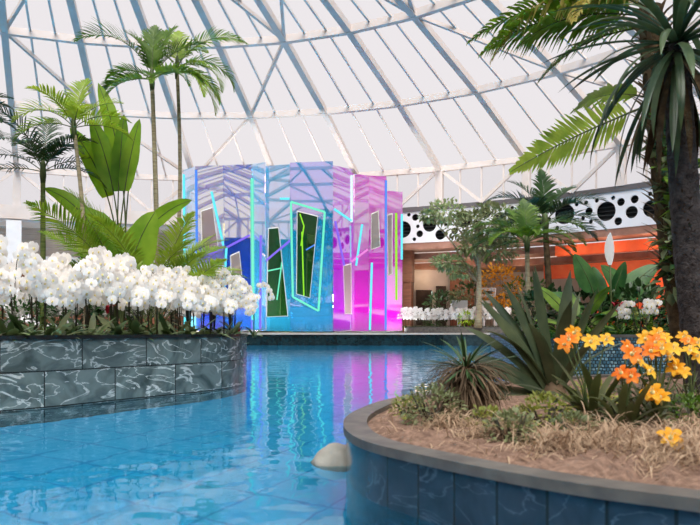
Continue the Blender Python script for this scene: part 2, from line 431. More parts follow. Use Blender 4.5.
struct(pf.build('floor_pool', pool_floor_mat()), 'blue tiled floor of the pool', 'floor')
def water_mat():
    m = bpy.data.materials.new('pool water'); nt, out = nodes_of(m)
    tr = N(nt, 'ShaderNodeBsdfRefraction', Color=(*lin(198, 240, 250), 1), IOR=1.33); gl = N(nt, 'ShaderNodeBsdfGlossy', Color=(1, 1, 1, 1), Roughness=.03)
    tc = N(nt, 'ShaderNodeTexCoord'); mp = N(nt, 'ShaderNodeMapping'); mp.inputs['Scale'].default_value = (1, 1, 1)
    nt.links.new(tc.outputs['Object'], mp.inputs[0])
    nz = N(nt, 'ShaderNodeTexNoise', Scale=2.2, Detail=2.5); nt.links.new(mp.outputs[0], nz.inputs['Vector'])
    b = N(nt, 'ShaderNodeBump', Strength=.38, Distance=.03); nt.links.new(nz.outputs[0], b.inputs['Height'])
    fr = N(nt, 'ShaderNodeFresnel', IOR=1.2); nt.links.new(b.outputs[0], gl.inputs['Normal']); nt.links.new(b.outputs[0], tr.inputs['Normal'])
    mx = N(nt, 'ShaderNodeMixShader')
    nt.links.new(fr.outputs[0], mx.inputs[0]); nt.links.new(tr.outputs[0], mx.inputs[1]); nt.links.new(gl.outputs[0], mx.inputs[2])
    nt.links.new(mx.outputs[0], out.inputs[0]); return m
wm = MB(); wm.add([(CX+26.5*math.sin(2*PI*i/96), CY+26.5*math.cos(2*PI*i/96), 0) for i in range(96)], [tuple(range(95, -1, -1))])
struct(wm.build('water', water_mat()), 'still turquoise pool water', 'water')

# ------------------------------------------------------------------ planters
def spline(pts, n=10):
    out = []; m = len(pts)
    for i in range(m):
        p0, p1, p2, p3 = [Vector(pts[(i+j-1) % m]) for j in range(4)]
        for k in range(n):
            t = k/n
            out.append(.5*((2*p1)+(-p0+p2)*t+(2*p0-5*p1+4*p2-p3)*t*t+(-p0+3*p1-3*p2+p3)*t**3))
    return out
def inset(loop, d):
    n = len(loop); res = []
    for i in range(n):
        t = (loop[(i+1) % n]-loop[i-1]).normalized(); nrm = Vector((-t.y, t.x))
        res.append(loop[i]+nrm*d)
    return res
def planter(name, pts, ztop, wallm, topm, soilm, label, rim=.16, soildrop=.06, copz=.0):
    loop = spline([Vector(p) for p in pts])
    area = sum(loop[i-1].x*loop[i].y-loop[i].x*loop[i-1].y for i in range(len(loop)))
    if area < 0: loop.reverse()
    n = len(loop); me = bpy.data.meshes.new(name); bm = bmesh.new(); uvl = bm.loops.layers.uv.new('UVMap')
    L = [0]
    for i in range(n): L.append(L[-1]+(loop[(i+1) % n]-loop[i]).length)
    zb = -1.0
    vb = [bm.verts.new((p.x, p.y, zb)) for p in loop]; vt = [bm.verts.new((p.x, p.y, ztop-copz)) for p in loop]
    for i in range(n):
        j = (i+1) % n; f = bm.faces.new((vb[i], vb[j], vt[j], vt[i])); f.smooth = True
        for l, (u, z) in zip(f.loops, ((L[i], zb), (L[i+1], zb), (L[i+1], ztop), (L[i], ztop))): l[uvl].uv = (u, z-ztop+4*.345)
    bm.to_mesh(me); bm.free(); me.materials.append(wallm)
    c = sum(loop, Vector((0, 0)))/n
    root = ob(name, me); tag(root, label, 'planter')
    ins = inset(loop, rim); m2 = MB()
    o2 = inset(loop, -.015)
    vs = [(p.x, p.y, ztop) for p in o2]+[(p.x, p.y, ztop) for p in ins]+[(p.x, p.y, ztop-.04) for p in o2]+[(p.x, p.y, ztop-.3) for p in ins]
    fs = []
    for i in range(n):
        j = (i+1) % n
        fs += [(i, j, n+j, n+i), (2*n+i, 2*n+j, j, i), (n+i, n+j, 3*n+j, 3*n+i)]
    m2.add(vs, fs); m2.build('coping', topm, root)
    s = MB(); cz = ztop-soildrop
    vs = [(p.x, p.y, cz) for p in ins]; lo = inset(loop, rim*2.5)
    rr = random.Random(3)
    vs += [(p.x, p.y, cz+.02+rr.uniform(-.02, .03)) for p in lo]+[(c.x, c.y, cz+.05)]
    fs = []
    for i in range(n):
        j = (i+1) % n; fs += [(i, j, n+j, n+i), (n+i, n+j, 2*n)]
    s.add(vs, fs); s.build('soil', soilm, root, True)
    return root, loop, cz
PL, LOOPL, ZL = planter('planter', [(-3.2,6.4),(-2.41,7.5),(-1.62,8.75),(-1.47,9.9),(-1.85,11.3),(-3.0,12.8),(-6,13.8),(-9.5,12.5),(-10,8),(-8,5),(-5,4.9)], .70, M['marble'], M['marble'], M['soil'], 'tall curved planter clad in veined grey marble holding white orchids', .05)
PR, LOOPR, ZR = planter('planter', [(-.02,3.72),(.06,3.15),(.336,2.70),(.653,2.33),(.92,2.117),(1.4,1.85),(2.6,1.5),(4.5,1.7),(5.2,4),(5.2,6.8),(4.6,7.9),(3.3,7.95),(2.0,7.2),(1.15,6.3),(.366,5.12),(.07,4.35)], .26, M['slate'], M['coping'], M['mulch'], 'low curved planter with blue slate sides and dry grass in front', .11, .03)
PF, LOOPF, ZF = planter('planter', [(2.55,11.8),(2.68,9.9),(3.3,9.25),(5,9.05),(8,9.0),(10,11),(9,14.5),(5,15),(3,14.2)], .69, M['mosaic'], M['coping'], M['soil'], 'planter with a blue mosaic wall and broad leaved plants behind the palm trunk', .08)
PB, LOOPB, ZB2 = planter('planter', [(3.05,36.7),(5,35.9),(8.3,35.0),(9.2,35.6),(8.8,36.2),(6,36.9),(3.3,37.5)], .92, M['coping'], M['coping'], M['soil'], 'low grey stone bed of white orchids beside the pavilion', .08)
# pavilion platform
pm = MB(); x0, x1 = at(232, 345, 35).x, at(443, 345, 35).x
pm.box((x0, 35.03, -1), (x1, 40.5, .52))
plat = thing('platform', (0, 0, 0), 'dark tiled platform with white edge under the colourful pavilion', 'platform', kind='structure')
me = pm.mesh('base', M['blacktile'], False)
uvl = me.uv_layers.new(name='UVMap')
for l in me.loops: v = me.vertices[l.vertex_index].co; uvl.data[l.index].uv = (v.x+v.y, v.z)
ob('base', me, plat)
pm = MB(); pm.box((x0-.05, 34.95, .52), (x1+.05, 40.55, .6)); pm.build('edge_slab', M['deck'], plat)

# ------------------------------------------------------------------ pavilion
def panel(a, b, poly, holes, name, m, parent, thick=.05, tilt=0.):
    """a plate standing on the plan line a-b (pixel, depth); outline and holes given where they are seen"""
    A = Vector(((a[0]-350)/F*a[1], a[1], 0)); B = Vector(((b[0]-350)/F*b[1], b[1], 0))
    d = (B-A).normalized(); nrm = Vector((d.y, -d.x, 0))
    def uvz(px, py):
        k = (px-350)/F; ray = Vector((k, 1, 0)); t = A.dot(nrm)/ray.dot(nrm); P = ray*t
        return ((P-A).dot(d), max(.6, EYE+(HZ-py)/F*t))
    cu = bpy.data.curves.new(name, 'CURVE'); cu.dimensions = '2D'; cu.fill_mode = 'BOTH'; cu.extrude = thick/2
    for pl in [poly]+holes:
        pts = [uvz(*p) for p in pl]
        sp = cu.splines.new('POLY'); sp.points.add(len(pts)-1); sp.use_cyclic_u = True
        for q, (x, y) in zip(sp.points, pts): q.co = (x, y, 0, 1)
    tmp = bpy.data.objects.new('tmp', cu); COL.objects.link(tmp)
    me = bpy.data.meshes.new_from_object(tmp.evaluated_get(bpy.context.evaluated_depsgraph_get())); bpy.data.objects.remove(tmp)
    k = math.tan(math.radians(tilt)); T = Matrix(((1, 0, 0, 0), (0, 1, -k, .6*k), (0, 0, 1, 0), (0, 0, 0, 1)))     # leans towards the pool
    mt = T @ Matrix((( d.x, 0, nrm.x, A.x), (d.y, 0, nrm.y, A.y), (0, 1, 0, 0), (0, 0, 0, 1)))
    me.transform(mt)
    me.materials.clear(); me.materials.append(m); me.name = name
    def pt(px, py, off=.05):
        u, z = uvz(px, py); return T @ (A+d*u+nrm*off+Vector((0, 0, z)))
    return ob(name, me, parent), pt
PAV = thing('pavilion', (0, 0, 0), 'tall pavilion of iridescent blue and magenta acrylic panels in the pool', 'pavilion')
D = {
 'violet': dichroic('violet film', lin(70, 60, 240), (.8, .8, .46), .3, .22),
 'blue': dichroic('blue film', lin(10, 116, 246), (.78, .72, .4), .34, .22),
 'teal': dichroic('pale teal film', lin(110, 216, 230), (.66, .42, .46)),
 'cyan': dichroic('cyan film', lin(0, 196, 222), (.66, .42, .42), .36, .4),
 'deep': dichroic('deep cyan film', lin(0, 184, 216), (.6, .3, .36), .42, .46),
 'mag': dichroic('magenta film', lin(246, 0, 232), (.22, .5, .28), .36, .42),
 'purple': dichroic('purple film', lin(220, 20, 238), (.34, .6, .3), .34, .42),
 'back': dichroic('dark green film', lin(36, 92, 36), (.04, .06, .03)),
 'clear': dichroic('clear grey sheet', lin(196, 186, 172), (.15, .15, .15)),
}
NE = {k: emit('light line '+k, c, s) for k, c, s in (('cyan', lin(110, 240, 255), 1.1), ('mint', lin(130, 255, 214), .95), ('lime', lin(170, 255, 60), .9), ('violet', lin(150, 120, 255), .9),
      ('blue', lin(90, 150, 255), 1.0), ('white', lin(226, 255, 250), 1.15), ('pink', lin(255, 150, 240), .9))}
FR = [  # plan start, plan end, outline, holes, material, light lines
 ((184, 37.6), (198, 36.6), [(184, 331), (198, 331), (198, 168), (185, 172)], [], 'teal', [((186, 176), (186, 330), 'cyan')]),
 ((197, 36.6), (225, 36.0), [(197, 331), (225, 331), (225, 167), (197, 168)], [[(202, 212), (214, 208), (219, 249), (203, 254)]], 'violet',
   [((198, 172), (198, 330), 'blue'), ((213, 193), (224.5, 246), 'cyan'), ((201, 260), (224.5, 248), 'violet')]),
 ((225, 36.0), (253, 36.6), [(225, 331), (253, 331), (253, 166), (225, 167)], [[(231, 256), (240, 252), (245, 302), (233, 308)]], 'blue',
   [((227, 248), (223.5, 300), 'cyan'), ((227, 248), (250, 236), 'violet')]),
 ((253, 36.6), (266, 35.6), [(253, 331), (266, 331), (266, 164), (253, 166)], [], 'teal', [((262, 236), (261, 330), 'violet'), ((254, 180), (254, 320), 'mint')]),
 ((265, 35.9), (292, 35.5), [(265, 331), (292, 331), (292, 166), (265, 168)], [[(269, 229), (279, 228), (288, 316), (266.5, 317)]], 'cyan',
   [((265.6, 262), (292, 240), 'violet'), ((281, 200), (290, 200), 'cyan')]),
 ((290.5, 35.35), (333, 35.3), [(290.5, 331.5), (333, 331.5), (333, 163), (290.5, 164.5)], [[(297.6, 212), (318, 217), (310, 298), (296.5, 294)]], 'deep',
   [((291.5, 203), (325, 213), 'mint'), ((325, 213), (318.6, 311), 'mint'), ((318.6, 311), (293, 297), 'mint'), ((293, 297), (291.5, 203), 'mint')]),
 ((333, 35.5), (352, 36.1), [(333, 331), (352, 331), (352, 171), (333, 167)], [[(343.5, 266), (351, 264), (351.5, 314), (345, 314)]], 'purple',
   [((334, 210), (351.5, 222), 'cyan'), ((335, 222), (344, 266), 'violet')]),
 ((351, 36.1), (369, 35.6), [(351, 331), (369, 331), (369, 177), (351, 175)], [], 'mag',
   [((352, 177), (352, 223), 'white'), ((362.5, 225), (356.5, 266), 'cyan'), ((352, 262), (368, 250), 'pink')]),
 ((368.5, 35.6), (386, 36.0), [(368.5, 331), (386, 331), (386, 178), (368.5, 177)], [[(371, 215), (378, 212), (380, 247), (371, 250)]], 'mag',
   [((371.5, 263), (369.5, 330), 'cyan'), ((385.3, 182), (385.3, 330), 'blue')]),
 ((385, 36.3), (402, 36.6), [(385, 331), (402, 331), (402, 193), (385, 192)], [[(387, 216), (392, 214.5), (392, 274), (388, 276)]], 'mag',
   [((395.5, 214), (396, 300), 'lime'), ((401.2, 215), (401.2, 260), 'cyan')]),
]
for a, b, poly, holes, mk, lines in FR:
    po, pt = panel(a, b, poly, holes, 'acrylic_panel', D[mk], PAV, tilt=2.5)
    for h in holes:
        fm = MB(); n = len(h)
        for i in range(n): fm.bar(pt(*h[i], .0), pt(*h[(i+1) % n], .0), .03, .12, up=(0, -1, 0))
        fm.build('window_frame', M['thin_steel'], po)
    for p, q, c in lines:
        lm = MB(); lm.bar(pt(*p), pt(*q), .1, .06, up=(0, -1, 0)); lm.build('light_line', NE[c], po)
# rear panels close the volume
BK = [((188, 37.7), (232, 39.4), 'clear', 206), ((232, 39.4), (262, 39.6), 'clear', 206), ((258, 39.3), (336, 39.3), 'back', 208), ((334, 39.2), (372, 39.6), 'clear', 208), ((372, 39.6), (398, 38.9), 'clear', 208)]
for a, b, mk, top in BK:
    po, pt = panel(a, b, [(a[0], 332), (b[0], 332), (b[0], top), (a[0], top)], [], 'rear_panel', D[mk], PAV)
    if mk == 'back':
        for p, q, c in (((300, 214), (304, 226), 'lime'), ((304, 226), (301, 246), 'lime'), ((302, 232), (304, 300), 'lime'), ((282, 262), (277, 300), 'mint'), ((268, 271), (282, 268), 'mint'), ((306, 250), (318, 243), 'blue')):
            lm = MB(); lm.bar(pt(*p), pt(*q), .07, .05, up=(0, -1, 0)); lm.build('light_line', NE[c], po)
# ------------------------------------------------------------------ plants: shapes
def curve_pts(L, p0, bend, n, z0=0., power=1.2):
    """points of a line leaving the origin at p0 degrees in the xz plane and bending down by bend degrees"""
    pts = [Vector((0, 0, z0))]; st = L/n
    for i in range(n):
        a = math.radians(p0-bend*((i+.5)/n)**power)
        pts.append(pts[-1]+Vector((math.cos(a), 0, math.sin(a)))*st)
    return pts
def frond(L, p0, bend, n=24, ll=.3, lw=.014, droop=.3, vup=.25, seed=0, fwd=48, stalk=.16, rach=.008):
    mb = MB(); rr = random.Random(seed); K = 16
    pts = curve_pts(L, p0, bend, K)
    mb.tube(pts, [rach*(1-.8*i/K) for i in range(K+1)], 4, 1)
    for i in range(n):
        t = stalk+(1-stalk)*(i+.5)/n
        q = t*K; k = min(int(q), K-1); p = pts[k].lerp(pts[k+1], q-k); T = (pts[k+1]-pts[k]).normalized(); U = Vector((-T.z, 0, T.x))
        s = (t-stalk)/(1-stalk)
        l = ll*(.45+.55*math.sin(PI*min(1, s*.92+.12)))*rr.uniform(.88, 1.08)*(1-.7*s**3)
        fa = math.radians(fwd-18*s+rr.uniform(-6, 6)+(1-s)*14)
        for sg in (-1, 1):
            d = (T*math.cos(fa)+Vector((0, sg, 0))*math.sin(fa)+U*vup*rr.uniform(.6, 1.3)).normalized()
            P = [p]; c = p.copy(); dd = d.copy()
            for j in range(3):
                c = c+dd*(l/3); P.append(c.copy()); dd = (dd+Vector((0, 0, -droop*(.5+.5*j)*rr.uniform(.7, 1.3)))).normalized()
            sd = d.cross(U)
            if sd.length < .1: sd = T.copy()
            mb.strip(P, [lw*.5, lw, lw*.85, lw*.08], sd, .15)
    return mb
def paddle(L, W, stalk, p0, bend, seed=0, n=14, fold=.25, face=0., tipw=.08, power=1.3):
    """one big leaf: stalk then blade with a folded midrib and wavy edge"""
    mb = MB(); rr = random.Random(seed); tot = L+stalk; K = 20
    pts = curve_pts(tot, p0, bend, K, power=power)
    def pos(s):
        q = s/tot*K; k = min(int(q), K-1); return pts[k].lerp(pts[k+1], q-k)
    mb.tube([p+Vector((0, 0, -.004)) for p in pts], [max(.004, .013*(1-.8*i/K)*min(1.6, .5+L)) for i in range(K+1)], 5, 1)
    P = []; wd = []
    for i in range(n+1):
        t = i/n; P.append(pos(stalk+L*t)); wd.append(max(.004, W*max(0, math.sin(PI*min(1, .05+t*.95)**.8))**.55*(1+.05*rr.uniform(-1, 1))*(1-tipw*t)))
    wd[-1] = .003
    mb.strip(P, wd, (0, 1, 0), fold, 0, math.radians(face))
    return mb
def strap(L, W, p0, bend, seed=0, n=10, fold=.4, power=1.3, face=0.):
    mb = MB(); pts = curve_pts(L, p0, bend, n, power=power)
    wd = [W*(.55+.45*math.sin(PI*min(1, .15+.6*i/n)))*(1 if i < n*.6 else max(.03, 1-((i-n*.6)/(n*.4))**2.4)) for i in range(n+1)]
    mb.strip(pts, wd, (0, 1, 0), fold, 0, math.radians(face)); return mb
def leaflet_cloud(rad, n, ll, lw, seed, squash=.8, hollow=.45):
    """small leaves spread through a crown"""
    mb = MB(); rr = random.Random(seed)
    for _ in range(n):
        while True:
            d = Vector((rr.uniform(-1, 1), rr.uniform(-1, 1), rr.uniform(-1, 1)))
            if .1 < d.length < 1: break
        p = d.normalized()*rad*rr.uniform(hollow, 1)**.6; p.z *= squash
        o = (d.normalized()+Vector((rr.uniform(-.7, .7), rr.uniform(-.7, .7), rr.uniform(-.5, .6)))).normalized()
        sd = o.cross(Vector((rr.uniform(-.4, .4), rr.uniform(-.4, .4), 1))).normalized(); l = ll*rr.uniform(.7, 1.2); w = lw*rr.uniform(.8, 1.2)
        mb.strip([p, p+o*l*.5, p+o*l+Vector((0, 0, -l*.15))], [w*.35, w, w*.05], sd, .2)
    return mb
def twigs(rad, n, seed, squash=.8, r=.008, z0=0):
    mb = MB(); rr = random.Random(seed)
    for _ in range(n):
        a = rr.uniform(0, 2*PI); h = rr.uniform(.1, .9)*squash*rad
        mb.tube([(0, 0, z0), (math.cos(a)*rad*.3, math.sin(a)*rad*.3, z0*.4), (math.cos(a)*rad*.7, math.sin(a)*rad*.7, h)], [r, r*.8, r*.4], 4)
    return mb
def curved_trunk(base, top, r0, r1, sway=0., n=12, rings=0, sides=10):
    mb = MB(); base = Vector(base); top = Vector(top); pts = []; rd = []
    for i in range(n+1):
        t = i/n; p = base.lerp(top, t)+Vector((sway*math.sin(PI*t), 0, 0)); pts.append(p)
        rd.append((r0+(r1-r0)*t)*(1+(.06 if rings and i % 2 else 0)+(.35*(1-t*8) if t < .12 else 0)))
    mb.tube(pts, rd, sides); return mb
def palm(loc, trunk_top, fronds, label, leafm, trunkm, r0=.05, r1=.035, sway=0., group=None, cat='palm tree', name='palm_tree', stemm=None, shaft=True, **fk):
    """fronds: (azimuth, start pitch, bend, length)"""
    t = thing(name, loc, label, cat, group)
    top = Vector(trunk_top)-Vector(loc)
    curved_trunk((0, 0, -.05), top, r0, r1, sway, 16, 1).build('trunk', trunkm, t, True)
    if shaft:
        mb = MB(); d = top.normalized(); mb.tube([top-d*.18, top-d*.05, top+d*.12, top+d*.2], [r1*1.05, r1*1.5, r1*1.2, r1*.5], 8); mb.build('crownshaft', stemm or M['stem'], t, True)
    for i, (az, p0, bend, L) in enumerate(fronds):
        f = frond(L, p0, bend, seed=i*7+int(abs(loc[0])*100), **{'ll': L*.32, **fk})
        o = f.build('frond', [leafm, stemm or M['stem']], t, True)
        o.location = top; o.rotation_euler = (0, 0, math.radians(az))
    return t

# ------------------------------------------------------------------ palms on the left planter
def gl(px, Y, z=ZL): return (at(px, 0, Y).x, Y, z)
def pick(seed, n, L, p_lo=15, p_hi=75, b_lo=50, b_hi=100):
    rr = random.Random(seed); return [(360*i/n+rr.uniform(-14, 14), rr.uniform(p_lo, p_hi), rr.uniform(b_lo, b_hi), L*rr.uniform(.85, 1.1)) for i in range(n)]
palm(gl(43, 10.5), at(43, 172, 10.5), [(180, 42, 85, 1.23), (160, 62, 70, 1.23), (20, 40, 95, 1.10), (0, 18, 70, 1.04), (60, 70, 50, 1.04), (100, 80, 40, 1.10), (200, 12, 60, 1.10), (330, 55, 100, 1.04), (270, 50, 90, 1.04), (230, 75, 60, 1.17), (350, 66, 95, 1.10)],
     'dark leaved palm with a slim green trunk near the left edge', M['g_dark'], M['trunkgreen'], .045, .032, n=24, lw=.013, droop=.45, vup=.3)
palm(gl(86, 10.0), at(74, 128, 10), [(175, 50, 95, 1.04), (190, 20, 80, 0.91), (10, 42, 75, 0.85), (0, 15, 60, 0.91), (80, 80, 30, 0.91), (130, 70, 70, 0.98), (300, 45, 90, 0.78), (240, 60, 80, 0.91), (40, 62, 60, 0.91)],
     'light green palm on a thin pale trunk beside the banana plant', M['g_light'], M['trunkpale'], .034, .025, .06, n=26, lw=.013, droop=.25, vup=.35)
palm(gl(158, 11.0), at(152, 80, 11), [(176, 72, 98, 1.6), (165, 86, 60, 1.0), (95, 86, 25, 1.0), (15, 66, 60, 1.1), (0, 34, 80, .9), (190, 14, 85, .95), (210, 0, 70, .9), (330, 24, 90, .9), (60, 80, 40, 1.2), (285, 5, 60, .8), (182, 40, 90, .8)],
     'tallest palm above the banana plant, its biggest frond arching left', M['g_mid'], M['trunkpale'], .045, .03, .02, n=34, lw=.015, droop=.2, vup=.3)
palm(gl(170, 11.4), at(177, 68, 11.4), [(3, 62, 92, 1.35), (20, 40, 125, 1.2), (340, 15, 100, 1.1), (350, -20, 68, 1.1), (320, -5, 80, 1.0), (100, 80, 40, .9), (165, 55, 60, .8), (60, 66, 70, .95), (30, 5, 85, .95)],
     'slender palm on a curved trunk with fronds hanging towards the pavilion', M['g_light'], M['trunkpale'], .034, .026, .1, n=32, lw=.013, droop=.35, vup=.2)
palm(gl(-34, 9.2), at(-38, 118, 9.2), [(0, 45, 80, .75), (15, 15, 60, .75), (340, 30, 90, .75), (180, 40, 80, .9), (90, 60, 60, .9), (350, -5, 50, .7), (260, 50, 80, .9), (30, 62, 70, .75), (210, 10, 60, .9)],
     'palm cut by the left frame edge, only its frond tips in view', M['g_dark'], M['trunkgreen'], .06, .04, n=24, lw=.013, droop=.3)
def clump(loc, fronds, label, leafm, name='palm_clump', cat='palm', **fk):
    t = thing(name, loc, label, cat); rr = random.Random(int(abs(loc[0])*1000))
    for i, (az, p0, bend, L) in enumerate(fronds):
        f = frond(L, p0, bend, seed=i*5+3, **{'ll': L*.16, 'stalk': .5, **fk})
        o = f.build('frond', [leafm, M['stem']], t, True)
        o.location = (rr.uniform(-.12, .12), rr.uniform(-.12, .12), 0)
        d = Vector((math.cos(math.radians(p0)), 0, math.sin(math.radians(p0))))
        o.rotation_euler = (Matrix.Rotation(math.radians(az), 4, 'Z') @ Matrix.Rotation(rr.choice([-1, 1])*rr.uniform(.3, 1.0), 4, d)).to_euler()
    return t
clump(gl(150, 9.6), [((0 if i % 2 else 180)+30*math.sin(i*2.3), 58+(i*37 % 32), 45+(i*23 % 50), (1.7+.11*(i*7 % 9))*(.78 if i % 2 else 1)) for i in range(26)],
     'bushy yellow green palm clump in front of the pavilion edge', M['g_light'], n=36, lw=.011, droop=.3, vup=.35)
# banana-like fan
rr = random.Random(12)
t = thing('banana_plant', gl(122, 10.6), 'broad leaved banana plant with a fan of upright paddle leaves', 'banana plant')
for i, (az, p0, b, st, L, W, tilt) in enumerate([(180, 90, 42, 2.15, 1.2, .16, 82), (178, 93, 26, 2.5, 1.4, .15, 80), (185, 90, 24, 2.2, 1.15, .17, 75), (0, 90, 6, 2.2, 1.15, .13, 70), (0, 88, 14, 2.2, 1.1, .13, 78), (175, 86, 70, 1.7, 1.0, .13, 80), (0, 84, 70, 1.6, .9, .12, 85), (90, 84, 20, 2.3, 1.1, .14, 50)]):
    o = paddle(L, W, st, p0, b, i, fold=.2, power=2, face=tilt).build('leaf', [M['g_banana'], M['stem']], t, True)
    o.rotation_euler = (0, 0, math.radians(az)); o.location = (rr.uniform(-.08, .08), -.03*i, 0)
t = thing('fan_leaf_plant', gl(122, 10.0), 'low plant with two wide drooping leaves under the banana', 'plant')
for i, (az, p0, b, st, L, W, tilt) in enumerate([(178, 88, 38, .85, 1.15, .36, 82), (0, 90, 34, .8, 1.1, .3, -80), (120, 84, 50, .8, .9, .2, 20)]):
    o = paddle(L, W, st, p0, b, i+20, fold=.15, face=tilt).build('leaf', [M['g_banana'], M['stem']], t, True)
    o.rotation_euler = (0, 0, math.radians(az))
def shrub(loc, rad, n, ll, lw, label, leafm, name='shrub', cat='shrub', squash=.8, h=None, seed=1, group=None, red=None):
    t = thing(name, loc, label, cat, group); h = h if h is not None else rad*squash*.8
    f = leaflet_cloud(rad, n, ll, lw, seed, squash).build('foliage', leafm, t, True); f.location = (0, 0, h)
    s = twigs(rad, 7, seed, squash, .01, -h).build('stems', M['dkstem'], t, True); s.location = (0, 0, h)
    return t
shrub(gl(93, 12.0), .42, 420, .16, .03, 'dark bushy shrub between the dark palm and the fan leaf', M['g_dark'], seed=4, squash=1.1, h=.9)
for i, (px, Y, lab) in enumerate([(112, 11.6, 'low dark shrub behind the orchids at the left'), (30, 11.8, 'low dark shrub under the dark leaved palm'), (150, 11.0, 'low dark shrub at the foot of the tallest palm'), (70, 10.8, 'low dark shrub under the light green palm')]):
    shrub(gl(px, Y), .5, 420, .15, .028, lab, M['g_deep'] if i % 2 else M['g_dark'], seed=10+i, squash=.8, h=.3)

# ------------------------------------------------------------------ orchids
def blossom_mesh(name, mats):
    mb = MB()
    def petal(a, L, W, cup, base=.006, mi=0):
        c, s = math.cos(a), math.sin(a); pr = [(0, .25), (.3, .8), (.6, 1), (.85, .75), (1, .2)]
        vs = []
        for t, w in pr:
            for sg in (-1, 0, 1):
                x = cup*(t*t)*L*.6+(.12*W if sg == 0 else 0); y = base+L*t; z = W*w*sg
                vs.append((x, y*c-z*s, y*s+z*c))
        fs = []
        for i in range(len(pr)-1):
            for j in range(2): fs.append((i*3+j, i*3+j+1, i*3+j+4, i*3+j+3))
        mb.add(vs, fs, mi)
    petal(math.radians(8), .047, .035, .2); petal(math.radians(172), .047, .035, .2)
    petal(PI/2, .045, .02, -.1, .004); petal(math.radians(-48), .043, .018, -.15, .004); petal(math.radians(-132), .043, .018, -.15, .004)
    mb.add([(.004, -.009, .004), (.004, .009, .004), (.024, 0, -.004), (.012, -.007, -.016), (.012, .007, -.016), (.02, 0, .008)], [(0, 2, 5), (1, 5, 2), (0, 3, 2), (1, 2, 4), (3, 4, 2), (0, 5, 1)], 1)
    return mb, mb.mesh(name, mats)
BL, BLM = blossom_mesh('blossom', [M['petal'], M['lip']])
def spike_pts(h, lean, arch):
    pts = [Vector((0, 0, 0)), Vector((lean*.2, 0, h*.35)), Vector((lean*.5, 0, h*.68)), Vector((lean, 0, h*.92)), Vector((lean+arch*.3, 0, h)), Vector((lean+arch*.7, 0, h*.96)), Vector((lean+arch, 0, h*.86)), Vector((lean+arch*1.15, 0, h*.74))]
    return pts
def orchid_proto(h, seed, nb=9, spikes=3):
    """returns meshes and blossom placements of one plant, its flowers turned to +x"""
    rr = random.Random(seed); sp = []; bl = []
    for s in range(spikes):
        hh = h*(.72+.16*s)*rr.uniform(.95, 1.08); az = rr.uniform(-55, 55); pts = spike_pts(hh, rr.uniform(.03, .1), rr.uniform(.16, .24))
        rz = Matrix.Rotation(math.radians(az), 3, 'Z'); pts = [rz @ p for p in pts]
        mb = MB(); mb.tube(pts, [.006, .0055, .005, .004, .0035, .003, .0025, .002], 5); sp.append(mb.mesh('flower_spike', M['dkstem']))
        for k in range(nb):
            t = 2.3+(4.7*k/(nb-1)); i = min(int(t), 6); p = pts[i].lerp(pts[i+1], t-i)
            sd = 1 if k % 2 else -1
            off = rz @ Vector((.03, sd*.035, rr.uniform(-.015, .02)))
            e = Euler((rr.uniform(-.3, .3), rr.uniform(-.25, .3), math.radians(az*.5+sd*rr.uniform(5, 40)+rr.uniform(-15, 15))))
            bl.append((p+off, e, rr.uniform(1.0, 1.3)))
    lv = MB()
    for k in range(5):
        L = rr.uniform(.2, .34); s = strap(L, rr.uniform(.03, .045), rr.uniform(30, 70), rr.uniform(50, 90), seed+k, 7, .25)
        lv.merge(s, Matrix.Rotation(2*PI*k/5+rr.uniform(-.4, .4), 4, 'Z'))
    return sp, bl, lv.mesh('leaves', M['g_orchid'])
OP = [orchid_proto(.78, 31+i) for i in range(4)]+[orchid_proto(.78, 61+i, 6, 1) for i in range(2)]
def orchid(loc, rz, sc, i, label, group=None, zs=1.):
    sp, bl, lv = OP[i]
    t = thing('orchid', loc, label, 'orchid', group, rz); t.scale = (sc, sc, sc*zs)
    ob('leaves', lv, t)
    for m in sp: ob('flower_spike', m, t)
    for p, e, s in bl: ob('blossom', BLM, t, p, e, s)
    return t
rr = random.Random(5); cnt = 0
n = len(LOOPL); spots = []
for d, step in ((.2, .24), (.48, .27), (.8, .3)):
    lo = inset(LOOPL, d); acc = 0
    for i in range(n):
        a, b = lo[i], lo[(i+1) % n]; seg = (b-a).length; acc += seg
        px = 350+F*a.x/a.y if a.y > 1 else -999
        if acc > step and -25 < px < 252 and 5.6 < a.y < 10.9:
            acc = 0; spots.append((a.x+rr.uniform(-.05, .05), a.y+rr.uniform(-.05, .05), px, d))
spots.sort(key=lambda s: s[2])
OG = 'white orchids massed along the marble planter'
for j, (x, y, px, d) in enumerate(spots):
    base = 1.1-.12*max(0, min(1, (px-100)/150))+rr.uniform(-.09, .07)
    rz = math.atan2(-y, -x)+rr.uniform(-.5, .5)
    orchid((x, y, ZL-.01), rz, 1.0, rr.randrange(4), 'white moth orchid in the dense bank of orchids on the marble planter', OG, base*(.92 if d < .3 else 1.0))
orchid((at(262, 0, 10.3).x-.12, 10.3, ZL), math.radians(-60), .9, 1, 'rightmost white orchid at the tip of the marble planter')
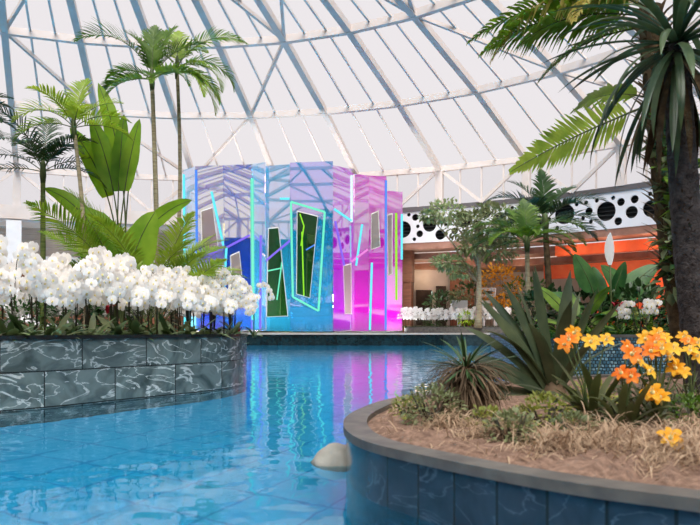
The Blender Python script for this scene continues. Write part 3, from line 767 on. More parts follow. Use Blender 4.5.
# second bank, lower and farther back
SO = None
def simple_orchid():
    sp, bl, lv = OP[0]; mb = MB()
    R0 = random.Random(9)
    for s in range(2):
        pts = [Matrix.Rotation(R0.uniform(-.9, .9), 3, 'Z') @ p for p in spike_pts(.75+.1*s, .05, .18)]
        mb.tube(pts, [.008]*8, 4, 0)
    for p, e, s in bl: mb.merge(BL, Matrix.LocRotScale(p, e, Vector((s,)*3)), 1)
    for k in range(5):
        mb.merge(strap(.28, .035, 50, 70, k, 5, .2), Matrix.Rotation(2*PI*k/5, 4, 'Z'), 2)
    return mb.mesh('orchid', [M['dkstem'], M['petal'], M['g_orchid']])
SO = simple_orchid()
def far_orchid(loc, rz, sc, label, group):
    o = ob('orchid', SO, None, loc, (0, 0, rz), sc); return tag(o, label, 'orchid', group)
for j in range(20):
    px = 22+j*9.5+rr.uniform(-3, 3); Y = rr.uniform(11.4, 12.3)
    x = at(px, 0, Y).x
    far_orchid((x, Y, ZL), math.radians(-80+rr.uniform(-30, 30)), rr.uniform(.82, .95), 'white orchid in the lower row seen between the front stems', 'white orchids in the back row of the marble planter')
# strap leaves, small plants at the front edge of the left planter
for j in range(26):
    px = -6+j*10+rr.uniform(-4, 4)
    best = min((p for p in inset(LOOPL, .13+rr.uniform(0, .1)) if p.y < 10.6 and p.y > 5), key=lambda p: abs(350+F*p.x/p.y-min(px, 236)))
    mb = MB()
    for k in range(rr.randrange(4, 7)):
        mb.merge(strap(rr.uniform(.2, .42), rr.uniform(.025, .05), rr.uniform(25, 75), rr.uniform(20, 80), k, 8, .25), Matrix.Rotation(rr.uniform(0, 2*PI), 4, 'Z'))
    o = ob('strap_leaf_plant', mb.mesh('strap_leaf_plant', M['g_orchid'] if j % 3 else M['g_sage']), None, (best.x, best.y, ZL))
    tag(o, 'low tuft of broad green strap leaves along the marble planter edge', 'plant', 'strap leaf tufts on the marble planter edge')
def bract(loc, label, sc=1.):
    mb = MB()
    for k in range(9): mb.merge(strap(.11, .022, 80-6*k, 20, k, 5, .3), Matrix.Rotation(k*2.4, 4, 'Z') @ Matrix.Translation((0, 0, .3+.01*k)))
    t = thing('red_flower', loc, label, 'flower'); t.scale = (sc,)*3
    mb.build('flower_head', M['red'], t, True)
    s = MB(); s.tube([(0, 0, 0), (.01, 0, .32)], .008, 5); s.build('stem', M['stem'], t, True)
    for k in range(5): s = strap(.25, .03, 50, 60, k, 6, .3).build('leaf', M['g_deep'], t, True); s.rotation_euler = (0, 0, k*1.3)
bract((at(108, 0, 8.6).x, 8.6, ZL+.0), 'small red flower low among the white orchids')
bract((at(239, 0, 9.8).x, 9.8, ZL-.14), 'small pinkish red flower at the right tip of the marble planter', .7)

# ------------------------------------------------------------------ far bed by the hall
for j in range(34):
    x = 2.75+j*.165; Y = 36.75-(.16 if x > 5 else 0)+rr.uniform(-.15, .2)-max(0, x-5)*.25
    far_orchid((x, Y, .86), math.radians(-95+rr.uniform(-40, 40)), rr.uniform(1.1, 1.3), 'white orchid in the far bed right of the pavilion', 'white orchids in the far stone bed')
shrub((at(466, 0, 36.1).x, 36.15, .86), .42, 160, .22, .04, 'bright lime green plant among the far orchids', leafmat('lime leaf', lin(150, 190, 40), lin(190, 214, 70), .4, .4), seed=31, h=.5)
shrub((at(442, 0, 38).x, 38.2, .6), .9, 300, .3, .06, 'dark leafy shrub left of the white planter box', M['g_dark'], seed=32, h=1.5)
shrub((at(431, 0, 41.3).x, 41.3, .6), .6, 200, .3, .05, 'small dark potted shrub by the hall doors', M['g_dark'], seed=33, h=.8)
# white box planter and chair on the deck
bx = thing('planter_box', (at(459, 0, 37.9).x, 37.9, .6), 'white box planter on a stand with a small plant, on the deck', 'planter box')
mb = MB(); mb.box((-.42, -.3, 1.15), (.42, .3, 1.75)); mb.build('box', M['white'], bx)
mb = MB(); mb.box((-.1, -.1, 0), (.1, .1, 1.15)); mb.box((-.35, -.25, 0), (.35, .25, .06)); mb.build('stand', M['white'], bx)
f = leaflet_cloud(.6, 130, .3, .05, 8, .4).build('plant', M['g_sage'], bx, True); f.location = (0, 0, 1.95)
ch = thing('high_chair', (at(489, 0, 37.7).x, 37.7, .6), 'white high chair with a slatted back on the deck', 'chair')
for sx in (-1, 1):
    for sy in (-1, 1):
        mb = MB(); mb.bar((sx*.36, sy*.3, 0), (sx*.3, sy*.26, 1.15), .08, .08); mb.build('leg', M['white'], ch)
    mb = MB(); mb.bar((sx*.3, .28, 1.15), (sx*.42, .45, 2.45), .1, .1); mb.build('back_post', M['white'], ch)
    mb = MB(); mb.bar((sx*.38, -.3, 1.55), (sx*.38, .34, 1.6), .08, .06); mb.bar((sx*.34, -.26, 1.15), (sx*.38, -.28, 1.55), .07, .07); mb.build('armrest', M['white'], ch)
mb = MB(); mb.box((-.4, -.36, 1.1), (.4, .34, 1.2)); mb.build('seat', M['white'], ch)
for z in (1.6, 1.95, 2.3):
    mb = MB(); mb.box((-.42, .34+(z-1.2)*.12, z), (.42, .42+(z-1.2)*.12, z+.16)); mb.build('back_slat', M['white'], ch)
shrub((at(500, 0, 38.4).x, 38.4, .6), 1.2, 520, .26, .07, 'orange and yellow croton bush behind the white chair', M['g_crot'], seed=35, squash=1.1, h=2.5)
shrub((at(472, 0, 40.5).x, 40.5, .6), 1.2, 420, .3, .07, 'dark green bush left of the orange croton', M['g_dark'], seed=36, squash=1.0, h=1.9)
shrub((at(526, 0, 39.2).x, 39.2, .6), 1.5, 500, .3, .08, 'dark green bush right of the orange croton', M['g_deep'], seed=37, squash=1.0, h=1.7)
# tree with small leaves
tx = at(478, 0, 35.3).x
tr = thing('leafy_tree', (tx, 35.3, .86), 'small leaved tree with pale slim trunk and flat leaf clouds before the fascia', 'tree')
curved_trunk((0, 0, 0), (-.1, 0, 5.2), .16, .1, .1).build('trunk', M['trunkpale'], tr, True)
for k, (px, py, rad, sq) in enumerate([(446, 212, .95, .6), (468, 226, 1.3, .6), (492, 220, 1.4, .6), (508, 232, 1.2, .6), (474, 245, 1.0, .5), (498, 250, 1.2, .5), (448, 262, .85, .38), (462, 272, .75, .35), (430, 216, .5, .5)]):
    p = at(px, py, 35.3+(.5 if k % 2 else -.4))-Vector((tx, 35.3, .86))
    mb = MB(); a = Vector((-.05, 0, 3.2 if k < 6 else 2.3)); mb.tube([a, a.lerp(p, .5)+Vector((0, 0, .25)), p], [.06, .045, .02], 5); br = mb.build('branch', M['trunkpale'], tr, True)
    f = leaflet_cloud(rad, int(300*rad), .3, .075, 50+k, sq, .2).build('foliage', M['g_vari'] if k in (0, 6, 7, 8) else M['g_sage'], br, True); f.location = p

# ------------------------------------------------------------------ mosaic planter at right
def gf(px, Y): return (at(px, 0, Y).x, Y, ZF)
palm(gf(529, 12), at(527, 243, 12), [(0, 58, 110, 1.25), (175, 55, 110, 1.25), (20, 30, 80, 1.1), (160, 28, 85, 1.15), (8, 42, 95, 1.2), (182, 40, 100, 1.2), (90, 85, 30, .85), (70, 76, 40, .9), (330, 40, 100, .9), (210, 40, 100, .95), (350, 10, 70, .9), (190, 8, 70, .9), (270, 50, 100, .8), (120, 74, 55, .95)],
     'green palm with arching fronds behind the big strap leaved plant', M['g_mid'], M['trunkpale'], .05, .035, n=34, lw=.014, droop=.3)
palm(gf(552, 13.6), at(545, 222, 13.6), [(0, 50, 70, 1.35), (170, 58, 80, 1.3), (30, 66, 55, 1.2), (150, 74, 55, 1.2), (95, 86, 20, 1.1), (190, 30, 80, 1.2), (345, 25, 80, 1.25), (230, 50, 90, 1.1), (310, 48, 90, 1.1), (10, 10, 60, 1.2), (180, 10, 60, 1.2)],
     'dark feathery palm standing before the perforated fascia', M['g_dark'], M['trunkbrown'], .07, .05, n=26, lw=.02, droop=.25, vup=.35)
def broad(loc, leaves, label, leafm, seed=0, name='broad_leaf_plant', group=None, cat='plant'):
    t = thing(name, loc, label, cat, group)
    for i, (az, p0, b, st, L, W, tilt) in enumerate(leaves):
        o = paddle(L, W, st, p0, b, seed+i, fold=.2, tipw=.25, face=tilt).build('leaf', [leafm, M['stem']], t, True)
        o.rotation_euler = (0, 0, math.radians(az))
    return t
broad(gf(604, 10.4), [(178, 82, 26, .72, .62, .19, 70), (5, 72, 45, .62, .8, .2, -65), (175, 60, 50, .5, .6, .17, 60), (10, 80, 16, .6, .6, .16, 75), (200, 50, 50, .4, .6, .13, 30), (340, 50, 60, .4, .6, .14, -30), (100, 82, 20, .55, .6, .15, 40), (170, 40, 60, .4, .6, .13, 20), (30, 45, 55, .5, .65, .15, -40), (250, 55, 70, .35, .5, .13, 10), (290, 50, 70, .35, .5, .12, -10)],
      'large plant of broad upright green leaves under the white spathe', M['g_deep'], 60)
broad(gf(650, 10.8), [(175, 72, 35, .62, .75, .2, 65), (8, 66, 45, .62, .75, .17, -60), (182, 52, 55, .5, .65, .17, 60), (190, 45, 60, .45, .6, .14, 40), (90, 80, 30, .6, .6, .14, 30), (345, 40, 60, .4, .6, .14, -30), (270, 50, 80, .4, .55, .14, 0), (230, 48, 70, .4, .55, .13, 10)],
      'broad leaved green plant behind the right orchids beside the trunk', M['g_deep'], 80)
broad(gf(578, 10.0), [(180, 70, 45, .45, .55, .12, 60), (5, 74, 40, .4, .5, .12, 60), (200, 45, 60, .3, .5, .09, 30), (350, 55, 55, .3, .5, .1, -40), (90, 75, 40, .35, .5, .1, 20), (250, 50, 70, .25, .45, .09, 0), (300, 42, 70, .25, .45, .09, 0)],
      'leafy green plant at the left end of the mosaic planter', M['g_mid'], 95)
sp = thing('peace_lily', gf(610, 10.1), 'single tall white spathe flower rising above the broad leaves', 'flower')
mb = MB(); zt = (HZ-265)/F*10.1+EYE-ZF
mb.tube([(0, 0, 0), (.02, 0, zt*.5), (0, 0, zt)], .012, 6); mb.build('stem', M['stem'], sp, True)
mb = MB(); P = [Vector((0, -.01, zt+.47*i/10)) for i in range(11)]; mb.strip(P, [.012+.06*math.sin(PI*min(1, i/10*.95+.05))**.9 for i in range(10)]+[.002], (1, 0, 0), -.5); mb.build('spathe', M['petal'], sp, True)
for j, (px, h, lab) in enumerate([(622, .8, 'leftmost small white orchid behind the mosaic wall'), (634, .92, 'white orchid second from left behind the mosaic wall'), (643, 1.0, 'white orchid in front of the broad leaves, third behind the mosaic wall'), (662, .95, 'white orchid left of the palm trunk behind the mosaic wall'), (672, 1.02, 'taller white orchid close to the palm trunk'), (684, .95, 'white orchid partly hidden by the palm trunk'), (692, .98, 'white orchid right at the palm trunk behind the mosaic wall')]):
    t = orchid(gf(px, 9.55+.05*(j % 3)), math.radians(-95+rr.uniform(-25, 25)), .88, 4+j % 2, lab, None, h)
bract(gf(617, 9.5), 'dark red flower low beside the right orchids', 1.2)
for j in range(16):
    px = 552+j*10+rr.uniform(-3, 3); Y = 9.42+rr.uniform(0, .35); mb = MB()
    for k in range(12): mb.merge(strap(rr.uniform(.22, .42), rr.uniform(.012, .03), rr.uniform(30, 80), rr.uniform(20, 80), k, 7, .3), Matrix.Rotation(rr.uniform(0, 2*PI), 4, 'Z'))
    o = ob('grassy_plant', mb.mesh('grassy_plant', M[('g_deep', 'g_mid', 'g_dark')[j % 3]]), None, gf(px, Y))
    tag(o, 'low tuft of narrow green leaves behind the mosaic wall', 'plant', 'leaf tufts on the mosaic planter')
for j, (px, Y, lab) in enumerate([(640, 10.3, 'dark filler shrub behind the right orchids'), (590, 10.9, 'dark filler shrub under the broad leaves'), (690, 10.6, 'dark filler shrub behind the palm trunk'), (545, 11.2, 'dark filler shrub at the foot of the arching palm')]):
    shrub(gf(px, Y), .5, 460, .14, .035, lab, M['g_dark'], seed=70+j, h=.38)
shrub(gf(641, 9.42), .16, 120, .05, .012, 'small yellow flecked shrub at the mosaic wall', M['g_shrub'], seed=75, squash=1.3, h=.2)

# ------------------------------------------------------------------ the near planter at right
def gr(px, Y): return (at(px, 0, Y).x, Y, ZR)
# big spiny trunk with leaf rosette
px0 = gr(706, 5.4)
t = thing('rosette_tree', px0, 'thick dark rough trunk at the right edge with a rosette of long leaves', 'tree')
top = at(676, 45, 5.1)-Vector(px0)
mb = curved_trunk((0, 0, -.05), top, .125, .088, -.03, 30, 1, 14)
rs = random.Random(8); sv = MB()
mb.build('trunk', M['trunkdark'], t, True)
for k in range(420):
    u = rs.random(); a = rs.uniform(0, 2*PI); c = Vector((0, 0, -.05)).lerp(top, u)+Vector((-.03*math.sin(PI*u), 0, 0)); r = .125+(.088-.125)*u
    d = Vector((math.cos(a), math.sin(a), .25)); p = c+Vector((d.x, d.y, 0))*r
    sv.strip([p, p+d*.02, p+d*.04], [.006, .004, .0008], d.cross(Vector((0, 0, 1))), .3)
tag(sv.build('spines', M['trunkbrown'], t), kind='stuff')
K = 84
for k in range(K):
    az = k*137.5+rs.uniform(-12, 12); lay = k/K
    p0 = 72-140*lay+rs.uniform(-10, 10); L = rs.uniform(.8, 1.1)
    s = strap(L, rs.uniform(.022, .032), p0, rs.uniform(40, 85) if lay < .8 else rs.uniform(20, 45), k, 10, .35)
    o = s.build('leaf', M['g_rose'] if lay < .82 or k % 2 else M['trunkbrown'], t, True); o.location = top+Vector((0, 0, .06-.12*lay)); o.rotation_euler = (0, 0, math.radians(az))
# date palm behind it
px1 = gr(692, 7.2); 
t = thing('feather_palm', px1, 'brown fibrous palm trunk with hanging feather fronds behind the dark trunk', 'palm tree')
top = at(650, 8, 7.4)-Vector(px1)
curved_trunk((0, 0, -.05), top, .14, .12, -.04, 24, 1, 12).build('trunk', M['trunkbrown'], t, True)
bt = MB()
for k in range(150):
    u = .3+.68*(k/150); a = k*2.4; c = Vector((0, 0, -.05)).lerp(top, u)+Vector((-.04*math.sin(PI*u), 0, 0)); d = Vector((math.cos(a), math.sin(a), 1.1)).normalized()
    p = c+Vector((math.cos(a), math.sin(a), 0))*.11
    bt.strip([p, p+d*.06, p+d*.12+Vector((math.cos(a), math.sin(a), 0))*.03, p+d*.17+Vector((math.cos(a), math.sin(a), 0))*.07], [.04, .032, .02, .006], d.cross(Vector((math.cos(a), math.sin(a), 0))), .3)
bt.build('leaf_bases', M['deadleaf'], t, True)
for i, (az, z, p0, b, L, mk, dr, lf, lw) in enumerate([(184, -1.02, -22, 26, 1.85, 'g_light', .12, .36, .021), (150, -.95, 22, 60, 1.0, 'g_light', .3, .3, .022), (178, -.1, 10, 55, 1.95, 'g_mid', .7, .6, .022), (188, .0, 22, 90, 1.9, 'g_yel', 1.0, .7, .022), (172, -.05, 20, 60, 2.0, 'g_mid', .6, .5, .02),
   (165, .1, 40, 75, 2.1, 'g_mid', .6, .55, .022), (200, .1, 34, 80, 2.2, 'g_mid', .7, .5, .02), (183, -.1, 8, 60, 1.7, 'g_mid', .7, .5, .02), (174, -.2, -2, 50, 1.3, 'g_mid', .6, .45, .02), (20, .1, 50, 80, 1.8, 'g_mid', .4, .4, .02), (340, .1, 40, 80, 1.8, 'g_mid', .4, .4, .02), (90, .1, 60, 80, 1.8, 'g_mid', .4, .4, .02), (270, .1, 70, 70, 1.5, 'g_mid', .4, .4, .02), (225, .12, 62, 80, 1.7, 'g_mid', .45, .4, .02), (210, -.05, 15, 75, 1.5, 'g_yel', .8, .5, .018)]):
    f = frond(L, p0, b, 34, lf, lw, dr, .2 if i else .1, i+200, 50, .14, .013)
    o = f.build('frond', [M[mk], M['stem']], t, True); o.location = top+Vector((0, 0, z))
    d = Vector((math.cos(math.radians(p0)), 0, math.sin(math.radians(p0))))
    o.rotation_euler = (Matrix.Rotation(math.radians(az), 4, 'Z') @ Matrix.Rotation((1.15, -.9)[i] if i < 2 else rs.uniform(-.4, .4), 4, d)).to_euler()
# climber on the trunk
cp = (px1[0]-.22, 7.05, ZR)
t = thing('climbing_plant', cp, 'leafy climber hanging on the brown palm trunk', 'climber')
mb = MB(); p = [Vector((.05*math.sin(i), 0, .3+i*.28)) for i in range(8)]; mb.tube(p, .012, 5); mb.build('vine', M['dkstem'], t, True)
for k in range(12):
    f = leaflet_cloud(.17, 40, .15, .045, 300+k, 1.1, .2).build('foliage', M[('g_sage', 'g_dark', 'g_mid')[k % 3]], t, True); f.location = (rs.uniform(-.12, .12), -.02, 1.0+k*.15)
# big strap leaved plant
t = thing('crinum_plant', gr(554, 5.3), 'large plant of long grey green strap leaves rising behind the orange flowers', 'plant')
for i, (az, p0, b, L, W) in enumerate([(178, 74, 18, .92, .052), (170, 84, 8, .95, .05), (120, 86, 8, .98, .055), (60, 85, 10, .95, .055), (10, 82, 10, .9, .05), (0, 72, 8, .84, .048), (182, 62, 25, .9, .05), (186, 50, 30, .85, .045), (190, 40, 45, .8, .045), (200, 64, 60, .8, .045), (230, 70, 55, .75, .05), (300, 66, 60, .7, .05), (340, 58, 50, .7, .045), (178, 10, 10, .62, .06), (190, 2, 15, .6, .05), (270, 78, 40, .8, .055), (150, 78, 15, .9, .05), (30, 76, 20, .85, .05), (172, 66, 22, .95, .045), (4, 64, 20, .85, .048), (186, 57, 12, .92, .045), (190, 30, 30, .8, .045)]):
    s = strap(L*1.05, W*.92, p0, b, i, 14, .3, 1.6, 62 if az in (178, 170, 10, 0, 182, 186, 190, 172, 4) else 0).build('leaf', M['g_grey'], t, True); s.rotation_euler = (rs.uniform(-.1, .1), 0, math.radians(az))
mb = MB(); mb.tube([(0, 0, -.05), (0, 0, .06), (0, 0, .14)], [.08, .09, .05], 10); mb.build('bulb_neck', M['deadleaf'], t, True)
# shaggy stump with dead skirt
t = thing('shaggy_rosette', gr(466, 4.05), 'shaggy stump with a skirt of dead leaves and a dark rosette on top', 'plant')
mb = MB(); mb.tube([(0, 0, -.03), (0, 0, .18), (0, 0, .3)], [.1, .085, .06], 10); mb.build('stump', M['trunkbrown'], t, True)
mb = MB()
for k in range(800):
    a = rs.uniform(0, 2*PI); r0 = rs.uniform(.0, .07); L = rs.uniform(.14, .36)
    mb.merge(strap(L, rs.uniform(.002, .0055), rs.uniform(-20, 65), rs.uniform(70, 150), k, 6, .3, rs.uniform(.4, .9)), Matrix.Translation((0, 0, rs.uniform(.16, .31))) @ Matrix.Rotation(a, 4, 'Z') @ Matrix.Rotation(rs.uniform(-.4, .4), 4, 'X') @ Matrix.Translation((r0, 0, 0)))
mb.build('dead_leaf_skirt', M['deadleaf'], t, True)
for k in range(46):
    s = strap(rs.uniform(.16, .36), rs.uniform(.006, .011), rs.uniform(-15, 60), rs.uniform(5, 50), k, 7, .35).build('leaf', M['g_dark'], t, True); s.location = (0, 0, .3); s.rotation_euler = (rs.uniform(-.2, .2), 0, k*2.4)
# low shrubs
for j, (px, Y, rad, n, mk, lab) in enumerate([(432, 3.7, .17, 560, 'g_sage', 'low sage green shrub at the left tip of the slate planter'), (408, 4.0, .1, 240, 'g_shrub', 'small yellow green shrub at the planter edge left of the shaggy stump'),
     (512, 3.1, .12, 400, 'g_sage', 'low sage green shrub in front of the shaggy stump'), (545, 3.5, .15, 480, 'g_shrub', 'yellow green shrub under the strap leaved plant'), (592, 4.3, .15, 380, 'g_shrub', 'yellow green shrub left of the orange flowers'), (574, 3.25, .1, 260, 'g_sage', 'small sage shrub in front of the orange flowers'), (486, 3.5, .1, 260, 'g_shrub', 'smallest yellow green shrub at the foot of the shaggy stump'), (690, 3.6, .14, 380, 'g_mid', 'mid green low shrub in front of the dark trunk'), (640, 4.6, .2, 520, 'g_dark', 'dark low shrub behind the orange lilies')]):
    shrub(gr(px, Y), rad, n, .034, .0085, lab, M[mk], seed=90+j, squash=.75, h=rad*.6)
t = thing('succulent', gr(499, 4.9), 'small spiky dark succulent on the mulch', 'plant')
for k in range(14): s = strap(.09, .014, 30+3*k, 10, k, 5, .4).build('leaf', M['g_dark'], t, True); s.rotation_euler = (0, 0, k*2.4)
# orange and yellow lilies
def lily_mesh(m, name):
    mb = MB()
    for k in range(6):
        L = .05 if k % 2 else .046; s = strap(L, .0135 if k % 2 else .0105, 42, 70, k, 6, -.25)
        mb.merge(s, Matrix.Rotation(k*PI/3, 4, 'Z'))
    mb.tube([(0, 0, -.03), (0, 0, -.01), (0, 0, .012)], [.003, .005, .009], 6, 1)
    for k in range(3): mb.tube([(0, 0, 0), (.006*math.cos(k*2.1), .006*math.sin(k*2.1), .035)], .0014, 4, 1)
    return mb.mesh('flower', [m, M['lip']])
LM = [lily_mesh(M['yellow'], 'y'), lily_mesh(M['orangep'], 'o')]
def lily(px, Y, flowers, label, nl=14, leafL=.4, lw=.016):
    base = Vector(gr(px, Y)); t = thing('orange_lily', base, label, 'lily')
    for k in range(nl):
        s = strap(leafL*rs.uniform(.6, 1.1), lw*rs.uniform(.8, 1.3), rs.uniform(38, 85), rs.uniform(30, 100), k, 9, .35).build('leaf', M['g_olive'], t, True); s.rotation_euler = (0, 0, rs.uniform(0, 2*PI)); s.location = (rs.uniform(-.04, .04), rs.uniform(-.04, .04), 0)
    for (fx, fy, dy, mi, sc) in flowers:
        p = at(fx, fy, Y+dy)-base
        m2 = MB(); m2.tube([(0, 0, 0), Vector((p.x*.3, p.y*.3, p.z*.5)), Vector((p.x*.8, p.y*.8, p.z*.88)), p], [.005, .0045, .004, .003], 5); m2.build('stalk', M['stem'], t, True)
        o = ob('flower', LM[mi], t, p, (rs.uniform(.5, 1.1), rs.uniform(-.5, .5), rs.uniform(-.6, .6)), sc*1.22)
lily(590, 3.7, [(563, 345, .1, 1, 1.1), (573, 334, .1, 0, 1.0), (569, 341, 0, 1, 1), (590, 343, .1, 0, 1.05), (606, 341, 0, 0, .9)], 'lily clump with orange yellow flowers left, beside the strap leaved plant', 26, .44, .022)
lily(624, 3.45, [(631, 355, 0, 1, 1.1), (637, 362, .05, 0, 1), (622, 374, -.05, 1, .9), (631, 377, -.05, 1, .9), (626, 348, .1, 1, .9)], 'middle lily clump with deep orange flowers', 22, .36, .018)
lily(656, 3.55, [(655, 344, .05, 1, 1.1), (662, 350, 0, 0, 1.1), (672, 350, .1, 0, 1), (645, 340, .1, 0, 1), (668, 358, 0, 0, .9), (657, 335, .1, 0, .9), (648, 372, -.05, 0, .9), (650, 352, 0, 1, 1), (664, 340, .1, 0, .9), (676, 369, 0, 0, 1), (682, 373, 0, 0, .9), (653, 394, -.2, 0, 1.1), (660, 399, -.2, 0, 1.1)], 'right lily clump with the most yellow flowers', 26, .34, .013)
lily(692, 3.9, [(690, 352, 0, 0, 1), (696, 357, 0, 0, .9), (688, 343, .1, 1, .9), (683, 338, .2, 0, .9), (697, 344, .1, 0, .9)], 'lily clump at the right frame edge', 12, .3, .014)
lily(666, 2.78, [(670, 439, 0, 0, 1.0), (676, 446, .02, 0, .8)], 'single low yellow lily on the dry grass', 5, .12, .007)
for j, (px, Y, L, lab) in enumerate([(640, 3.7, .26, 'thin leaved dark tuft below the orange lilies'), (668, 4.05, .26, 'thin leaved dark tuft under the yellow lilies'), (600, 3.75, .24, 'thin leaved dark tuft left of the orange lilies'), (690, 4.5, .3, 'thin leaved tuft at the foot of the dark trunk')]):
    mb = MB()
    for k in range(70): mb.merge(strap(L*rs.uniform(.5, 1.1), .005, rs.uniform(25, 85), rs.uniform(20, 100), k, 7, .3), Matrix.Translation((rs.uniform(-.06, .06), rs.uniform(-.06, .06), 0)) @ Matrix.Rotation(rs.uniform(0, 2*PI), 4, 'Z'))
    tag(ob('leaf_tuft', mb.mesh('leaf_tuft', M['g_olive']), None, gr(px, Y)), lab, 'plant')
# straw
def inside(p, loop):
    c = False; j = len(loop)-1
    for i in range(len(loop)):
        a, b = loop[i], loop[j]
        if (a.y > p[1]) != (b.y > p[1]) and p[0] < (b.x-a.x)*(p[1]-a.y)/(b.y-a.y)+a.x: c = not c
        j = i
    return c
mb = MB(); lo = inset(LOOPR, .17); k = 0
heaps = [(at(392, 0, 4.6).x, 4.6, .1), (at(610, 0, 3.0).x, 3.0, .16), (at(560, 0, 2.95).x, 2.9, .12), (at(655, 0, 2.9).x, 2.85, .13), (at(700, 0, 2.6).x, 2.6, .14), (at(500, 0, 3.2).x, 3.2, .1), (at(450, 0, 3.55).x, 3.5, .08), (at(590, 0, 3.3).x, 3.3, .12), (at(690, 0, 3.2).x, 3.2, .12)]
while k < 6500:
    if rs.random() < .72:
        hx, hy, hr = rs.choice(heaps); x, y = rs.gauss(hx, hr*1.1), rs.gauss(hy, hr*.9); d = math.hypot(x-hx, y-hy)/hr; zz = max(0, .12*(1-d*.45))*rs.random()
    else: x, y, zz = rs.uniform(0, 2.2), rs.uniform(2, 5.6), 0
    if not inside((x, y), lo): continue
    k += 1
    mb.merge(strap(rs.uniform(.06, .17), .0016+.0016*rs.random(), rs.uniform(-5, 60), rs.uniform(20, 150), k, 4, .2), Matrix.Translation((x, y, ZR+.01+zz)) @ Matrix.Rotation(rs.uniform(0, 2*PI), 4, 'Z'))
tag(mb.build('dry_grass', M['drygrass'], None, True), 'tangled dry straw covering the soil of the slate planter', 'dry grass', None, 'stuff')
# boulder in the water
bm = bmesh.new(); bmesh.ops.create_icosphere(bm, subdivisions=4, radius=1)
from mathutils import noise
for v in bm.verts:
    d = 1+.18*noise.noise(v.co*1.3)+.05*noise.noise(v.co*4); v.co = Vector((v.co.x*.15*d, v.co.y*.18*d, v.co.z*.15*d))
for f in bm.faces: f.smooth = True
me = bpy.data.meshes.new('boulder'); bm.to_mesh(me); bm.free(); me.materials.append(M['rock'])
tag(ob('boulder', me, None, (-.07, 4.0, -.05)), 'pale rounded boulder in the water at the tip of the slate planter', 'rock')
# trees at the near end of the pool, seen mirrored in the pavilion panels
PT, LOOPT, ZT = planter('planter', [(-15,-7),(-8,-6),(0,-5.6),(8,-6),(12,-7.5),(9,-10),(0,-11),(-9,-10.5)], .7, M['marble'], M['marble'], M['soil'], 'marble planter at the near end of the pool below the mirrored trees', .08)
def big_tree(x, y, h, k):
    t = thing('tree', (x, y, ZT), 'tall dark leafy tree at the near end of the pool, mirrored in the pavilion panels', 'tree', 'trees mirrored in the pavilion')
    curved_trunk((0, 0, -.05), (.2, 0, h*.75), .16, .08, .2).build('trunk', M['trunkbrown'], t, True)
    q = random.Random(k)
    for j in range(7):
        f = leaflet_cloud(q.uniform(1.2, 1.8), 420, .6, .17, 400+k*9+j, .8, .2).build('foliage', M['g_dark'], t, True)
        f.location = (q.uniform(-1.5, 1.5), q.uniform(-1, 1), h*(.28+.68*j/7)+q.uniform(-.3, .3)-.6)
for k, (x, y, h) in enumerate([(-13, -7.8, 7.6), (-10.6, -8.6, 9.0), (-6.6, -7.6, 9.2), (-1.4, -8.4, 9.6), (7.0, -8.4, 8.4)]): big_tree(x, y, h, k)
for k, (x, y, h) in enumerate([(-4.6, -8.0, 9.2), (-8.8, -7.0, 9.0), (3.4, -8.6, 9.4)]):
    palm((x, y, ZT), (x+.2, y, h), [(i*36+9*k, 70-(i*29 % 75), 60+(i*17 % 40), 2.4) for i in range(12)], 'tall palm at the near end of the pool, mirrored in the pavilion panels', M['g_dark'], M['trunkbrown'], .13, .1, n=26, lw=.04, droop=.3, group='palms mirrored in the pavilion')
# striped lounger behind the orchids
lg = thing('sun_lounger', (at(42, 0, 13).x, 13.0, ZL), 'white striped curved lounger half hidden behind the left orchids', 'lounger')
mb = MB(); P = [Vector((-1.0+.2*i, 0, .28+.34*math.exp(-((i-1)/2.2)**2)-.02*i)) for i in range(10)]
mb.strip(P, [.33]*10, (0, 1, 0), .02); s = mb.build('shell', M['white'], lg, True)
sd = s.modifiers.new('thick', 'SOLIDIFY'); sd.thickness = .05
for k in range(8):
    mb = MB(); y = -.3+.085*k; mb.tube([p+Vector((0, y, .012)) for p in P], .009, 4); mb.build('stripe', M['dkstem'], lg, True)
for x in (-.75, .6):
    mb = MB(); mb.box((x-.03, -.3, 0), (x+.03, .3, .3)); mb.build('leg', M['white'], lg)
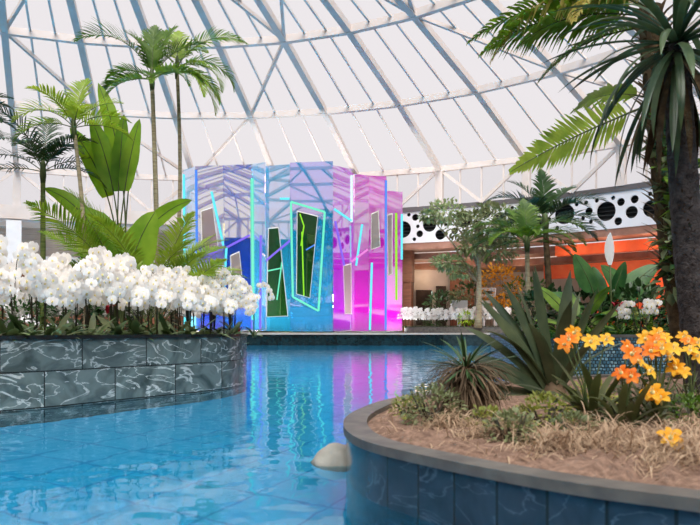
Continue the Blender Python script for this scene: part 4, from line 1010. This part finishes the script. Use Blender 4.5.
# ------------------------------------------------------------------ world, camera
w = bpy.data.worlds.new('World'); scene.world = w; w.use_nodes = True
bg = w.node_tree.nodes['Background']; bg.inputs[0].default_value = (1, .965, .985, 1); bg.inputs[1].default_value = .8
sl = bpy.data.lights.new('sun', 'SUN'); sl.energy = 5.6; sl.angle = math.radians(46); sl.color = (1, .97, .93)
so = bpy.data.objects.new('sun', sl); COL.objects.link(so); so.rotation_euler = Vector((-.05, .6, -.9)).to_track_quat('-Z', 'Y').to_euler()
def area(name, loc, target, size, power, color):
    l = bpy.data.lights.new(name, 'AREA'); l.size = size; l.energy = power; l.color = color
    o = bpy.data.objects.new(name, l); COL.objects.link(o); o.location = loc
    o.rotation_euler = (Vector(target)-Vector(loc)).to_track_quat('-Z', 'Y').to_euler(); return o
def spot(px, r, z, power, color, size=1.6):
    a = math.radians(pang(px, r)); l = bpy.data.lights.new('hall_lamp', 'POINT'); l.energy = power; l.color = color; l.shadow_soft_size = size/2
    o = bpy.data.objects.new('hall_lamp', l); COL.objects.link(o); o.location = (CX+r*math.sin(a), CY+r*math.cos(a), z)
for px in (425, 470, 520): spot(px, RB+3.5, 4.2, 60, (1, .72, .5))
for px in (570, 610, 650, 690): spot(px, RB+.7, 4.9, 48, (1, .55, .35))
for px in (610, 660): spot(px, RB+3.4, 3.2, 48, (1, .5, .3))
for px in (-20, 60, 130): spot(px, RB+1.6, 6.3, 12, (1, .85, .7))
for px in (205, 240, 278, 312, 345, 385):      # added fill lights, kept out of sight, brightening the lower panels from inside
    l = bpy.data.lights.new('added_pavilion_uplight', 'AREA'); l.shape = 'RECTANGLE'; l.size = 1.3; l.size_y = 1.0; l.energy = 230
    o = bpy.data.objects.new('added_pavilion_uplight', l); COL.objects.link(o); o.location = (at(px, 0, 37.4).x, 37.6, .64); o.rotation_euler = (PI, 0, 0)
cam = bpy.data.cameras.new('Camera'); co = bpy.data.objects.new('Camera', cam); COL.objects.link(co); scene.camera = co
co.location = (0, 0, EYE); co.rotation_euler = (PI/2, 0, 0)
cam.sensor_width = 36; cam.lens = 36; cam.shift_y = (HZ-262.5)/700; cam.clip_end = 300
cam.dof.use_dof = True; cam.dof.focus_distance = 13; cam.dof.aperture_fstop = 4.0
vs = scene.view_settings; vs.view_transform = 'Standard'; vs.look = 'None'; vs.gamma = 1; vs.use_curve_mapping = False; vs.exposure = 0
scene.cycles.max_bounces = 8; scene.cycles.diffuse_bounces = 4; scene.cycles.transparent_max_bounces = 24
scene.cycles.sample_clamp_indirect = 4
